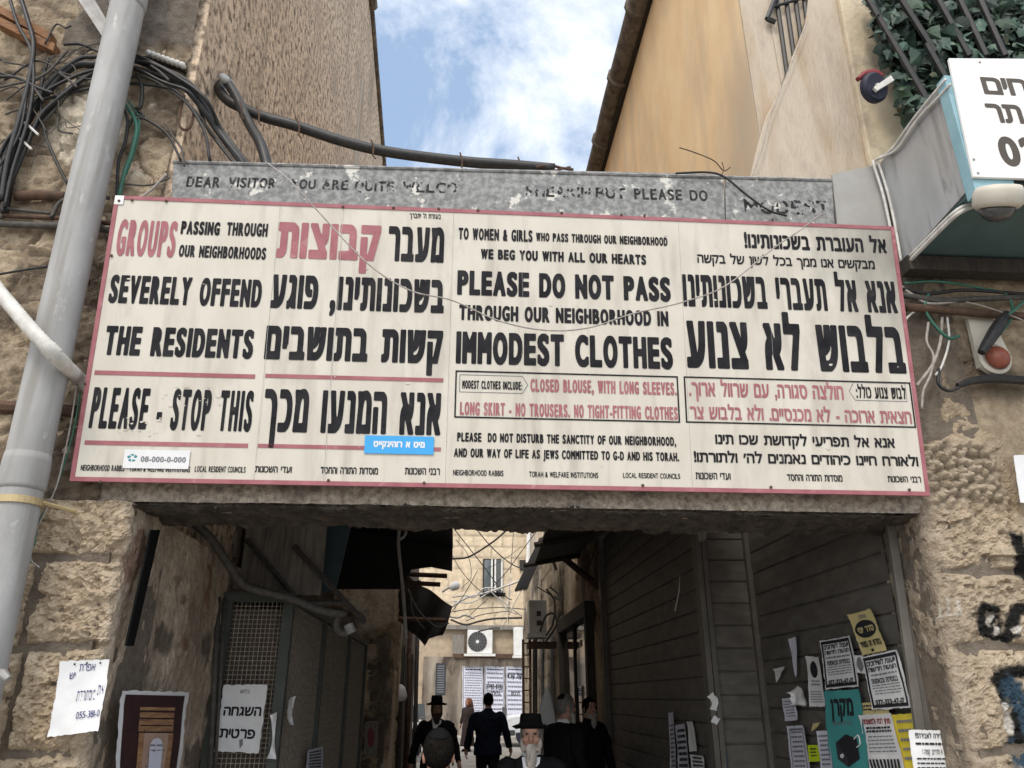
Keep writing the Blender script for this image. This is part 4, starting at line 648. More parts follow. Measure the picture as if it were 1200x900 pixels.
ag = MB(); ag.prism([onY(84, -12, -.16), onY(100, -12, -.16), onY(130, 40, -.12), onY(122, 46, -.12)], (0, .02, 0)); ag.prism([onY(100, -12, -.163), onY(104, -12, -.163), onY(134, 38, -.123), onY(130, 40, -.123)], (0, .05, 0)); tag(ag.build('steel_angle', M_steel), 'grey steel angle brace behind the top of the grey pipe', 'bracket')
cp = thing('wall_conduits', 'rusty conduit runs along the stones left of the sign', 'conduit', onY(60, 250, -0.05))
for pts, r, m in (([(-8, 252), (30, 254), (75, 256), (130, 262)], .014, M_rust), ([(-8, 262), (40, 264), (90, 265), (128, 270)], .020, M_cablegrey), ([(-8, 243), (20, 246), (60, 250)], .010, M_cablegrey), ([(18, 230), (50, 229), (78, 231)], .030, M_rust)): cable('conduit', m, cp, cpx(pts, -.06), r)
pi = MB(); pi.tube(cpx([(-8, 476), (30, 478), (88, 482)], -.03), .035, 8); tag(pi.build('iron_rail', M_rust), 'rusty iron rail running behind the grey pipe below the white hose', 'rail')

tw = MB(); tw.tube(spline([onY(312, 190, -.06)] + [onY(x, y, -.36) for x, y in ((340, 212), (375, 250), (430, 308), (480, 340), (530, 352), (585, 376), (640, 387), (690, 384), (740, 368), (800, 354), (850, 335), (905, 292), (940, 268), (958, 254))] + [onY(968, 250, -.05)], 8), .0042, 5)
tag(tw.build('slack_wire', M_wire, smooth=True), 'slack thin wire sagging across the face of the cream sign', 'wire')
tw = MB(); tw.tube(spline(cpx([(792, 203), (830, 202), (850, 208), (872, 226), (900, 246), (922, 253)], -.07), 8), .007, 6); tag(tw.build('slack_wire', M_cable, smooth=True), 'black wire looping over the right end of the old galvanised sign', 'wire')
tw = MB(); tw.tube(spline(cpx([(796, 173), (812, 178), (836, 188), (848, 200), (856, 196)], -.02), 6), .004, 5); tw.tube(spline(cpx([(842, 208), (848, 200), (846, 190)], -.02), 6), .003, 5); tag(tw.build('wire_stub', M_rust, smooth=True), 'frayed rusty wire stub in front of the ochre wall', 'wire')
tw = MB(); tw.tube(spline([onY(x, y, .05) for x, y in ((946, 26), (930, 68), (915, 104), (902, 140), (893, 175), (882, 205))], 5), .004, 5); tag(tw.build('hanging_wire', M_wire), 'pale wire hanging down the right building from the window grille', 'wire')

# ================================================================== RIGHT WALL FITTINGS
rc = thing('wall_conduits', 'tangle of conduits and green wires on the stones under the teal box', 'conduit', onY(1130, 360, -0.08))
for pts, r, m in (([(1058, 346), (1100, 352), (1150, 350), (1210, 348)], .018, M_cablegrey), ([(1062, 360), (1110, 364), (1160, 368), (1210, 372)], .026, M_rust), ([(1056, 338), (1090, 344), (1130, 340), (1205, 345)], .011, M_cable), ([(1056, 336), (1070, 346), (1090, 356), (1130, 352)], .009, M_wire), ([(1060, 332), (1100, 330), (1150, 338), (1180, 346), (1186, 370), (1172, 392)], .008, M_cablegreen), ([(1088, 344), (1084, 362), (1096, 382), (1112, 396), (1124, 394)], .010, M_cablegreen), ([(1060, 420), (1076, 418), (1090, 428), (1122, 452)], .0, M_wire)):
    if r: cable('conduit', m, rc, cpx(pts, -.09), r)
rw = thing('loose_wires', 'pale loose wires dangling beside the right end of the cream sign', 'wire', onY(1090, 420, -0.08))
for pts, r, m in (([(1104, 372), (1102, 400), (1094, 425), (1082, 442), (1074, 452)], .009, M_wire), ([(1088, 378), (1086, 400), (1094, 418), (1090, 440), (1082, 458), (1080, 480)], .008, M_wire), ([(1110, 372), (1112, 400), (1104, 428), (1096, 440)], .007, M_cablewhite), ([(1100, 432), (1100, 450), (1112, 458), (1124, 454)], .010, M_cable), ([(1060, 376), (1070, 366), (1085, 360), (1094, 352)], .007, M_cablewhite)): cable('wire', m, rw, cpx(pts, -.08), r)
k = MB(); k.tube(cpx([(1122, 452), (1140, 446), (1165, 443), (1212, 447)], -.07), [.016, .024, .028, .026], 8); tag(k.build('cable_pipe', M_cable), 'black cable pipe running level to the right under the orange red lamp', 'pipe')
al = thing('wall_lamp', 'round orange red warning lamp on the right stone wall', 'lamp', onY(1166, 420, -0.05))
pl_ = onY(1166, 421, -.055)
part('ring', M_beige, al, lambda b: b.lathe([(.100, 0), (.100, .035), (.085, .045), (.072, .03)], pl_ + np.array([-.01, .02, 0]), (0, -1, 0), 28))
part('lens', M_lens, al, lambda b: b.lathe([(.072 * math.cos(a), .02 + .055 * math.sin(a)) for a in np.linspace(0, 1.5, 7)], pl_, (0, -1, 0), 24), smooth=True)
part('back_plate', M_beige, al, lambda b: b.prism([onY(1134, 372, -.05), onY(1160, 368, -.05), onY(1186, 420, -.05), onY(1172, 436, -.05), (onY(1148, 430, -.05))], (0, .03, 0)))
ad = thing('cable_joint', 'black cable joint hanging across the orange red lamp', 'fitting', onY(1160, 400, -0.12))
part('body', M_cable, ad, lambda b: b.tube(cpx([(1150, 413), (1156, 404), (1166, 388), (1174, 376), (1180, 366)], -.15), [.022, .030, .036, .034, .016], 10)); cable('wire', M_cablegreen, ad, cpx([(1170, 384), (1178, 372), (1190, 362), (1206, 348)], -.16), .009); cable('wire', M_wire, ad, cpx([(1132, 354), (1150, 358), (1180, 368), (1210, 380)], -.15), .004)

# ---- ivy covered railing and the castor wheel by it
iv = thing('ivy_railing', 'slanted dark railing overgrown with ivy at the upper right corner', 'railing', onY(1110, 60, -0.25))
for x0, y0, x1, y1 in ((1012, -10, 1088, 120), (1094, -10, 1136, 66), (1120, -10, 1156, 66), (1144, -10, 1178, 66), (1086, 52, 1112, 98), (1050, -10, 1096, 62)): part('bar', M_cable, iv, lambda b: b.tube([onY(x0, y0, -.33), onY(x1, y1, -.33)], .022, 6))
def in_poly(x, y, P):
    c = False
    for i in range(len(P)):
        (x1, y1), (x2, y2) = P[i], P[i - 1]
        if (y1 > y) != (y2 > y) and x < (x2 - x1) * (y - y1) / (y2 - y1) + x1: c = not c
    return c
ivp = [(1016, -20), (1022, 30), (1032, 62), (1044, 82), (1050, 104), (1056, 128), (1066, 146), (1080, 130), (1096, 104), (1116, 86), (1230, 80), (1230, -20)]
lcol = []; bl = MB(); lf = [(0, -.5), (.28, -.42), (.52, -.08), (.36, .12), (.22, .2), (0, .62), (-.22, .2), (-.36, .12), (-.52, -.08), (-.28, -.42)]; cnt = 0
while cnt < 1250:
    x, y = rnd.uniform(1012, 1225), rnd.uniform(-18, 150)
    if not in_poly(x, y, ivp): continue
    c = Vector(onY(x, y, rnd.uniform(-.32, -.02))); s = rnd.choice((.045, .06, .08, .10, .13)) * rnd.uniform(.85, 1.15); m = Matrix.Rotation(rnd.uniform(2.3, 4.0), 3, 'Y') @ Matrix.Rotation(rnd.gauss(0.35, .5), 3, 'X') @ Matrix.Rotation(rnd.gauss(0, .5), 3, 'Z')
    vs = [c + m @ Vector((px * s, -.12 * s * (1 - abs(px) * 2), py * s)) for px, py in lf] + [c + m @ Vector((0, -.16 * s, 0))]
    bl.add(vs, [(10, i, (i + 1) % 10) for i in range(10)]); cnt += 1; g_ = rnd.choice((.45, .7, .9, 1.0, 1.25, 1.7)); lcol += [(g_ * (1.9 if cnt % 41 == 0 else 1), g_ * (1.1 if cnt % 41 == 0 else 1), g_ * (.4 if cnt % 41 == 0 else rnd.uniform(.8, 1.1)), 1)] * 11
bl.build('foliage', M_leaf, iv, col=lcol)
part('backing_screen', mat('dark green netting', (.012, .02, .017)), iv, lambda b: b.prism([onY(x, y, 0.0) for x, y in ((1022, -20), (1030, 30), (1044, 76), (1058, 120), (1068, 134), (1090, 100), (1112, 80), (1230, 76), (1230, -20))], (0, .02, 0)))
cw = thing('castor_wheel', 'dark blue castor wheel with a red cover beside the ivy', 'wheel', onY(1023, 101, -0.25)); pw = onY(1024, 103, -.28)
part('tyre', M_tyre, cw, lambda b: b.lathe([(.03, -.025), (.085, -.03), (.10, -.015), (.10, .015), (.085, .03), (.03, .025)], pw, (.25, -.9, -.3), 28), smooth=False)
part('hub', M_cablewhite, cw, lambda b: b.lathe([(.016, .026), (.016, .04), (.006, .045)], pw, (.25, -.9, -.3), 12))
part('fender', M_redpl, cw, lambda b: b.tube(spline(cpx([(1005, 93), (1012, 88), (1024, 86), (1034, 90)], -.30), 5), [.016] * 5 + [.026] * 8 + [.02] * 3, 8), smooth=True)
part('fork', M_cablewhite, cw, lambda b: b.prism([onY(1024, 102, -.33), onY(1044, 88, -.33), onY(1048, 94, -.33), onY(1028, 106, -.33)], (0, .02, 0)))

# ================================================================== PAPERS
def paper(label, px4, P, m, draws=(), curl=0.012, cat='notice', group=None, name='paper_notice', seed=0, torn=None):
    """px4: the four corners (tl, tr, br, bl) of a sheet measured on the surface P (n, c); it hangs a few mm off that surface"""
    n, c = P; n = np.array(n, float); Q = [hit(x, y, n, c) for x, y in px4]
    out = n if (CAM @ n - c) > 0 else -n
    def Fn(s, t, h=0.0):
        p = Q[0] * (1 - s) * (1 - t) + Q[1] * s * (1 - t) + Q[2] * s * t + Q[3] * (1 - s) * t
        w = curl * (0.5 * math.sin(3.1 * s + seed) * math.sin(2.3 * t + seed * 1.7) + .4 * math.sin(9 * t + seed) * .3 + (2 * s - 1) ** 4 * .5 + (2 * t - 1) ** 6 * .4)
        return p + out * (0.008 + abs(w) + h)
    b = MB(); n_ = 16; rg = random.Random(seed * 13 + 1)
    jit = lambda s, t: (s + (rg.uniform(-1, 1) * .012 if s in (0, 1) else 0), t + (rg.uniform(-1, 1) * .01 if t in (0, 1) else 0))
    def edge(s, t):
        if torn: k = torn(s, t); return k
        return jit(s, t)
    G = np.array([[Fn(*edge(i / n_, j / n_)) for i in range(n_ + 1)] for j in range(n_ + 1)]); b.grid(G); b.grid(G - out * 0.0012)
    o = b.build(name, m, smooth=True); tag(o, label, cat, group)
    asp = np.linalg.norm(Q[3] - Q[0]) / np.linalg.norm(Q[1] - Q[0])
    by = {}
    for di, d in enumerate(draws):
        lift = .0030 + .0005 * di; k = d[0]; mm = d[-1]; q = by.setdefault(mm.name, (MB(), mm, [0])); B = q[0]
        if k == 't': _, s, s0, s1, t0, t1, bo, _m = d; text(B, s, s0, s1, 1 - t1, 1 - t0, lambda x, y: Fn(x, 1 - y, lift), aspect=asp, bold=bo, boldy=bo, res=16, gap=.06)
        elif k == 'r': _, s0, s1, t0, t1, _m = d; g = np.array([[Fn(s0 + (s1 - s0) * i / 16, t0 + (t1 - t0) * j / 16, lift) for i in range(17)] for j in range(17)]); B.grid(g)
        elif k == 'f':
            _, s0, s1, t0, t1, w, _m = d
            for (a0, a1, b0, b1) in ((s0, s1, t0, t0 + w / asp), (s0, s1, t1 - w / asp, t1), (s0, s0 + w, t0 + w / asp, t1 - w / asp), (s1 - w, s1, t0 + w / asp, t1 - w / asp)): B.grid(np.array([[Fn(a0 + (a1 - a0) * i / 8, b0 + (b1 - b0) * j / 8, lift) for i in range(9)] for j in range(9)]))
        elif k == 'e': _, s, t, rs, rt, _m = d; B.grid(np.array([[Fn(s + rs * q * math.cos(a), t + rt * q * math.sin(a), lift) for a in np.linspace(0, 6.2832, 29)] for q in np.linspace(.02, 1, 7)]))
        elif k == 'p': _, pts, _m = d; B.add([Fn(s, t, lift) for s, t in pts], [tuple(range(len(pts)))])
        elif k == 's':
            _, pts, w, _m = d; P2 = spline([(x, y, 0) for x, y in pts], 5); B.tube([Fn(p[0], p[1], lift) for p in P2], w, 4)
        elif k == 'w':     # lines of small print, cut into words
            _, s0, s1, t0, t1, nl, fill, _m = d
            for i in range(nl):
                ta = t0 + (t1 - t0) * i / nl; tb = ta + (t1 - t0) / nl * fill; x = s0 + rg.random() * .06
                while x < s1 - .03:
                    w = min(rg.uniform(.05, .15), s1 - x); B.grid(np.array([[Fn(a, tt, lift) for a in (x, x + w / 2, x + w)] for tt in (ta, tb)])); x += w + .02
    for q in by.values(): q[0].build('lettering', q[1], o)
    return o
FR = ((0, 1, 0), -0.085); JL = ((1, 0, 0), -1.615); CG = ((0, 1, 0), 1.80)
def hand(s, s0, s1, t0, t1, m=M_inkblue): return ('t', s, s0, s1, t0, t1, .0, m)
paper('white sheet with blue handwriting taped to the left pier', [(75, 775), (130, 773), (118, 856), (58, 864)], FR, M_paper, [hand('אפרת', .40, .72, .05, .15), hand('יש', .22, .34, .16, .25), hand('מסתרקת', .42, .80, .42, .56), hand('את', .84, .97, .36, .50), hand('055-381-0', .48, .97, .70, .80), ('e', .30, .05, .02, .015, M_ink), ('e', .55, .04, .02, .015, M_ink), ('e', .82, .045, .02, .015, M_ink)], curl=.02, seed=1)
paper('printed poster of a draped stone gateway with a white border on the jamb', [(139, 809), (217, 811), (206, 905), (133, 905)], JL, M_paper, [('r', .05, .94, .05, 1.0, M_wine), ('r', .26, .80, .20, .50, M_gold), ('r', .26, .80, .24, .265, M_wine), ('r', .26, .80, .33, .35, M_wine), ('r', .28, .78, .42, .435, M_wine), ('r', .30, .78, .52, 1.0, M_rose), ('r', .27, .35, .52, 1.0, M_gold), ('r', .72, .80, .52, 1.0, M_gold), ('p', [(.44, 1.0), (.44, .66), (.48, .60), (.54, .58), (.60, .60), (.64, .66), (.64, 1.0)], M_paperlav), ('w', .40, .68, .66, .98, 5, .35, M_inkgrey)], curl=.012, cat='poster', name='poster', seed=2)
paper('white sheet with two heavy Hebrew words on the green wire cage', [(263, 803), (314, 802), (304, 883), (252, 880)], CG, M_paper, [('t', 'בלוש', .40, .62, .075, .13, .03, M_inkgrey), ('t', 'השגחה', .08, .94, .33, .47, .05, M_ink), ('t', 'פרטית', .06, .86, .66, .80, .05, M_ink), ('p', [(.52, .82), (.60, .80), (.62, .88), (.56, .95)], M_inkgrey)], curl=.015, seed=3)
paper('white leaflet with striped print low on the cage side', [(359, 879), (376, 875), (376, 906), (357, 906)], ((1, 0, 0), -1.17), M_paperlav, [('w', .1, .9, .1, .95, 7, .55, M_ink)], seed=4)
paper('torn white scrap hanging from the green cage corner post', [(317, 838), (327, 834), (325, 890), (315, 888)], CG, M_paper, [], curl=.05, cat='paper scrap', name='paper_scrap', seed=5, torn=lambda s, t: (.5 + (s - .5) * (1 - .7 * math.sin(3.0 * t)), t))
paper('small torn scrap on the side of the wire cage', [(335, 820), (342, 816), (338, 850), (334, 846)], ((1, 0, 0), -1.17), M_paper, [], curl=.03, cat='paper scrap', name='paper_scrap', seed=6)
SA = ((1, 0, 0), 2.465); g1 = 'notices pasted on the brown shutter'
rent = lambda: [('f', .035, .965, .03, .97, .045, M_ink), ('t', 'יועצת לשידוכים', .10, .90, .11, .20, .05, M_ink), ('t', 'הצעות חדשות', .10, .90, .23, .31, .045, M_ink), ('w', .12, .88, .36, .42, 1, .5, M_inkgrey), ('t', 'במסירות ובנאמנות', .14, .86, .44, .53, .03, M_ink), ('w', .12, .88, .56, .76, 4, .35, M_inkgrey), ('t', '077-323-47-17', .14, .88, .82, .92, .06, M_ink)]
def rp4(*a): return list(a)
paper('black framed white notice left of the pale yellow one', [(963, 751), (999, 745), (1009, 804), (971, 808)], SA, M_paper, rent(), group=g1, seed=7)
paper('black framed white notice right of the turquoise poster', [(1014, 770), (1053, 761), (1071, 829), (1025, 832)], SA, M_paper, rent(), group=g1, seed=8)
paper('pale yellow notice with a black oval, highest on the shutter', [(996, 721), (1023, 713), (1043, 762), (1013, 768)], SA, M_yellow, [('t', 'נפתח', .40, .70, .08, .17, .03, M_inkgrey), ('e', .5, .42, .43, .21, M_ink), ('t', 'סדר יומי', .18, .84, .36, .50, .05, M_yellow), ('t', 'בחדש זה במחיר', .08, .92, .70, .84, .045, M_ink), ('e', .5, .93, .06, .035, M_ink)], group=g1, seed=9)
paper('turquoise poster of a black box shaped projector', [(969, 810), (1009, 808), (1022, 905), (975, 905)], SA, M_aqua, [('t', 'מקרן', .16, .78, .10, .32, .06, M_ink), ('t', 'כל מיני סרטים', .2, .7, .385, .43, .02, M_inkgrey), ('p', [(.22, .64), (.52, .54), (.78, .60), (.80, .84), (.50, .94), (.24, .84)], M_ink), ('p', [(.22, .64), (.50, .70), (.50, .94), (.24, .84)], mat('charcoal print', (.04, .04, .045))), ('e', .36, .80, .05, .03, M_paperlav), ('s', [(.72, .60), (.84, .56), (.86, .66), (.76, .70)], .004, M_paper)], group=g1, cat='poster', name='poster', seed=10)
paper('white notice with dark red heading and a torn fringe', [(1009, 838), (1047, 836), (1066, 905), (1022, 905)], SA, M_paper, [('t', 'מציון לבת ולמשפחה', .08, .92, .08, .17, .05, M_inkred), ('w', .1, .9, .22, .34, 2, .6, M_ink), ('w', .1, .9, .38, .70, 5, .35, M_inkgrey)] + [('r', .06 + .1 * i, .12 + .1 * i, .78, 1.0, M_ink) for i in range(9)], group=g1, seed=11)
paper('bright yellow sheet behind the torn fringed notice', [(1046, 838), (1074, 836), (1086, 905), (1060, 905)], ((1, 0, 0), 2.472), M_yellow2, [('w', .2, .9, .1, .9, 5, .3, M_inkgrey)], group=g1, seed=12)
paper('clean white flat to let sheet beside the right jamb, lowest of all', [(1063, 855), (1107, 856), (1114, 905), (1070, 905)], ((0, 1, 0), 0.215), M_paper, [('t', 'דירה לאבירה!!!', .16, .86, .08, .20, .03, M_ink), ('w', .1, .9, .30, .42, 1, .45, M_ink), ('t', '4 חדרים, קומה 1', .28, .82, .46, .58, .01, M_ink), ('w', .1, .92, .66, .98, 3, .35, M_ink)], curl=.008, group=g1, seed=13)
paper('narrow white flyer with a dark oval portrait', [(946, 769), (963, 770), (969, 828), (952, 828)], SA, M_paper, [('e', .5, .26, .24, .17, M_ink), ('w', .2, .8, .48, .62, 2, .4, M_inkgrey), ('w', .1, .9, .7, .95, 5, .35, M_inkgrey)], group=g1, seed=14)
paper('small white flyer with an oval picture between the two framed notices', [(1003, 768), (1014, 768), (1018, 790), (1006, 788)], ((1, 0, 0), 2.474), M_paper, [('e', .5, .5, .35, .4, M_inkgrey)], group=g1, seed=15)
paper('long bluish flyer at the left of the shutter papers', [(924, 851), (944, 850), (952, 905), (930, 905)], SA, M_paperlav, [('f', .1, .9, .06, 1.0, .04, M_inkgrey), ('w', .18, .82, .12, .95, 8, .4, M_inkgrey)], group=g1, seed=16)
paper('small bluish leaflet under the torn strip', [(919, 819), (932, 817), (937, 844), (923, 845)], SA, M_paperlav, [('w', .1, .9, .12, .9, 6, .35, M_inkgrey)], group=g1, seed=17)
paper('white leaflet just left of the turquoise poster foot', [(960, 857), (972, 856), (980, 905), (964, 905)], SA, M_paperlav, [('w', .1, .9, .1, .9, 7, .4, M_inkgrey)], group=g1, seed=18)
paper('tiny lime green slip', [(948, 873), (960, 873), (963, 892), (950, 893)], SA, M_lime, [('w', .2, .8, .2, .8, 3, .4, M_ink)], group=g1, seed=19, curl=.004)
paper('pale strip of yellow paper under the right framed notice', [(1008, 824), (1040, 822), (1046, 838), (1010, 838)], ((1, 0, 0), 2.474), M_yellow, [('w', .1, .9, .2, .8, 2, .4, M_ink)], group=g1, seed=25)
g2 = 'torn scraps on the brown shutter'
paper('long torn white strip above the bluish leaflet', [(927, 749), (935, 746), (938, 788), (931, 796)], SA, M_paperlav, [], group=g2, cat='paper scrap', name='paper_scrap', seed=20, torn=lambda s, t: (.5 + (s - .5) * (1 - .75 * t * t), t))
paper('triangular white scrap furthest left on the near shutter', [(908, 784), (923, 781), (916, 792), (912, 800)], SA, M_paper, [], group=g2, cat='paper scrap', name='paper_scrap', seed=21)
paper('crumpled white scrap below the torn strip', [(931, 812), (943, 803), (950, 828), (934, 826)], SA, M_paper, [], curl=.06, group=g2, cat='paper scrap', name='paper_scrap', seed=22)
paper('small yellowed scrap over the lime slip', [(954, 848), (965, 846), (960, 852), (953, 858)], SA, M_yellow, [], group=g2, cat='paper scrap', name='paper_scrap', seed=23)
SCp = ((1, 0, 0), 2.03)
g3 = 'narrow strips pasted on the far shutter'
paper('torn pale strip, leftmost on the far shutter', [(785, 836), (791, 834), (794, 905), (788, 905)], SCp, M_paperlav, [('w', .1, .9, .2, .95, 10, .45, M_inkgrey)], group=g3, seed=31)
paper('printed strip with dark lines in the middle of the far shutter', [(793, 850), (805, 848), (810, 905), (797, 905)], SCp, M_paperlav, [('w', .1, .9, .1, .95, 7, .5, M_ink)], group=g3, seed=32)
paper('curling blank strip near the corner post', [(807, 846), (814, 845), (818, 880), (811, 881)], SCp, M_paper, [], group=g3, seed=33)
paper('low white leaflet at the foot of the corner post', [(811, 884), (826, 886), (828, 906), (813, 906)], SCp, M_paper, [('w', .1, .9, .1, .95, 4, .5, M_ink)], group=g3, seed=34)
paper('white card with a black mark at the far right edge', [(1186, 534), (1215, 532), (1220, 590), (1194, 590)], FR, M_paper, [('p', [(.42, .12), (.6, .10), (.55, .35), (.46, .36)], M_ink)], curl=.004, cat='card', name='card', seed=35)

# ================================================================== INSIDE THE PASSAGE
jb = MB(); jb.prism([onX(188, 621, -1.60), onX(178, 621, -1.60), onX(148, 757, -1.60), onX(157, 757, -1.60)], (-0.010, 0, 0)); tag(jb.build('rubber_strip', M_felt), 'narrow black strip fixed to the plastered jamb', 'strip')
cgx0, cgx1, cgy, cgz = -1.68, -1.22, 1.86, 2.34
cg = thing('wire_cage', 'dark green framed wire mesh cage against the left wall', 'cage', (-1.45, 4.5, 0))
def post(b, x, y, z0, z1, w=.035): b.box(x - w, x + w, y - w, y + w, z0, z1)
for x, y in ((cgx0 + .03, cgy), (cgx1, cgy), (cgx1, 3.4), (cgx1, 5.2), (cgx1, 6.9)): part('frame_post', M_cagegreen, cg, lambda b: post(b, x, y, 0, cgz))
part('frame_rail', M_cagegreen, cg, lambda b: b.box(cgx0, cgx1 - .036, cgy - .03, cgy + .03, cgz + .001, cgz + .07)); part('frame_rail', M_cagegreen, cg, lambda b: b.box(cgx1 - .035, cgx1 + .035, cgy - .031, 6.95, cgz + .001, cgz + .06))
def fmesh(b):
    for i in range(13): x = cgx0 + .06 + i * .031; b.tube([(x, cgy, 0.9), (x, cgy, cgz)], .0028, 4)
    for i in range(46): z = .92 + i * .031; b.tube([(cgx0 + .06, cgy + .004, z), (cgx1 - .035, cgy + .004, z)], .0028, 4)
part('mesh_panel', M_mesh, cg, fmesh)
for a, c in ((1.9, 3.36), (3.44, 5.16), (5.24, 6.86)):
    def smesh(b):
        for y in np.arange(a, c, .05): b.tube([(cgx1, y, .9), (cgx1, y, cgz)], .003, 4)
        for z in np.arange(.92, cgz, .05): b.tube([(cgx1 + .004, a, z), (cgx1 + .004, c, z)], .003, 4)
    part('mesh_panel', M_mesh, cg, smesh)
part('back_board', M_dark, cg, lambda b: b.box(cgx0, cgx1 - .10, cgy + .14, 6.9, 0, cgz - .03))
part('top_board', M_dark, cg, lambda b: b.box(cgx0, cgx1 - .05, cgy + .1, 6.9, cgz + .075, cgz + .10))
pb = MB()
for i, x in enumerate(np.arange(-1.72, -1.08, .16)): pb.box(x, x + .157, 2.31 + .004 * (i % 2), 2.36, 2.45, 4.0)
tag(pb.build('board_wall', M_greyboard, origin=(-1.4, 2.3, 2.4)), 'grey weathered boards above the wire cage', 'wall')
sw = thing('switch_box', 'small grey switch box on the boards over the cage', 'switch', onY(268, 637, 2.29)); part('box', M_greyboard, sw, lambda b: slabpx(b, [(262, 622), (278, 622), (276, 652), (260, 652)], 2.27, .035)); part('button', M_ink, sw, lambda b: slabpx(b, [(266, 626), (273, 626), (272, 632), (265, 632)], 2.262, .008)); part('button', M_ink, sw, lambda b: slabpx(b, [(264, 638), (273, 637), (271, 645), (263, 645)], 2.262, .008))
bp = MB(); bp.prism([onY(343, 600, 2.6), onY(415, 600, 2.6), onY(393, 692, 2.6), onY(338, 700, 2.6)], (0, .03, 0)); tag(bp.build('metal_panel', M_bluepanel), 'dark blue sheet hanging behind the diagonal braces', 'panel')
br = thing('awning_brace', 'grey steel diagonal braces under the dark awning on the left', 'bracket', onY(380, 690, 2.3))
for x0, y0, x1, y1 in ((289, 632, 344, 698), (344, 640, 428, 730), (352, 706, 402, 706), (400, 702, 426, 726)): part('bar', M_cablegrey, br, lambda b: b.tube([onY(x0, y0, 2.22), onY(x1, y1, 2.22)], .022, 4))
fh = MB(); fh.tube(spline(cpx([(226, 612, 1.2), (248, 632, 1.3), (264, 656, 1.4), (282, 682, 1.5), (302, 692, 1.55), (342, 702, 1.65), (372, 714, 1.7), (395, 719, 1.75), (404, 719, 1.8)], 1.5), 8), .028, 10); tag(fh.build('flexible_conduit', M_cablegrey, smooth=True), 'dusty flexible conduit drooping over the top of the wire cage', 'conduit')
gr = thing('valve_fitting', 'grey pipe elbow beneath the end of the drooping conduit', 'fitting', onY(398, 735, 1.8)); part('elbow', M_cablegrey, gr, lambda b: b.tube(spline(cpx([(396, 722), (394, 735), (402, 742), (412, 736)], 1.8), 5), .03, 10), smooth=True); part('cap', M_steel, gr, lambda b: b.tube(cpx([(408, 732), (412, 742)], 1.78), .035, 10))
for (px_, lab) in (((256, 700, 246, 905), 'grey vertical pipe in the corner beside the cage, nearer one'), ((264, 700, 252, 905), 'thin grey vertical pipe squeezed against the cage post')):
    q = MB(); q.tube([onY(px_[0], px_[1], 1.72), onY(px_[2], px_[3], 1.72)], .018 if px_[0] < 260 else .011, 8); tag(q.build('wall_pipe', M_cablegrey, smooth=True), lab, 'pipe')

# left alley wall
la = thing('alley_building', 'dark old stone building along the left side of the passage', 'building', (-2, 9, 0))
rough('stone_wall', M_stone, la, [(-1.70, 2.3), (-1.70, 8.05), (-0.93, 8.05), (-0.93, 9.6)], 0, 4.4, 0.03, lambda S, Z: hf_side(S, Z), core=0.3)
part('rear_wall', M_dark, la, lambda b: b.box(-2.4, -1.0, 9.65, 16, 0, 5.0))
for y in (9.9, 11.2, 12.6, 14.1): part('door_leaf', M_wooddark, la, lambda b: (b.box(-1.0, -.965, y, y + 1.0, .05, 2.5), b.box(-1.0, -.95, y - .08, y - .005, .05, 2.6)))
part('arched_niche', M_dark, la, lambda b: b.prism([onY(450 + 5 * math.cos(a), 770 - (22 if math.sin(a) > 0 else 15) * math.sin(a), 8.0) for a in np.linspace(0, 6.28, 14)[:-1]], (0, .04, 0)))
for (x, lab) in ((466, 'thin dark pole furthest left beside the stone column'), (476, 'brown pole in the middle of the dark doorways'), (485, 'grey pole at the far end of the dark doorways')):
    q = MB(); q.tube([onY(x + (466 - x) * .0 + 6, 680, 9.7 + (x - 466) * .22), onY(x, 910, 9.7 + (x - 466) * .22)], .045, 8); tag(q.build('pole', M_rust if x == 476 else M_cablegrey, smooth=True), lab, 'pole')
ub = thing('utility_box', 'small grey box with a red oval on the stone column', 'box', onY(435, 800, 7.9)); part('box', M_greyboard, ub, lambda b: slabpx(b, [(428, 846), (442, 846), (440, 884), (426, 884)], 7.6, .25)); part('red_oval', M_redpl, ub, lambda b: slabpx(b, [(434.5 + 4 * math.cos(a), 864 - 12 * math.sin(a)) for a in np.linspace(0, 6.28, 14)[:-1]], 7.58, .02))
wl = MB(); wl.lathe([(.02, 0), (.11, .03), (.13, .10), (.08, .22), (.02, .26)], onY(467, 822, 9.5), (0.1, -.2, 1), 14); tag(wl.build('white_bag', M_paper, smooth=True), 'white plastic bag hanging by the dark poles on the left', 'bag')
# left awnings
a1 = thing('awning', 'dark sheet awning closest to the beam on the left of the alley', 'awning', (-.9, 6, 3.4))
part('roof_sheet', M_tarp, a1, lambda b: b.hexa([(-1.75, 3.0, 3.92), (-.09, 3.0, 3.66), (-.09, 7.0, 3.66), (-1.75, 7.0, 3.92), (-1.75, 3.0, 3.97), (-.09, 3.0, 3.71), (-.09, 7.0, 3.71), (-1.75, 7.0, 3.97)]))
part('valance', M_tarp, a1, lambda b: b.prism([onY(372, 600, 7.0), onY(531, 600, 7.0), onY(530, 669, 7.0), onY(505, 664, 7.0), onY(482, 667, 7.0), onY(470, 690, 7.0), onY(372, 690, 7.0)], (0, .05, 0)))
for y in (672, 682): part('rail', M_rust, a1, lambda b: b.tube([onY(455, y, 7.2), onY(524 - (y - 672) * .8, y + 3, 7.2)], .035, 6))
a2 = thing('awning', 'drooping black tarpaulin awning past the first one on the left', 'awning', (-.6, 9, 3))
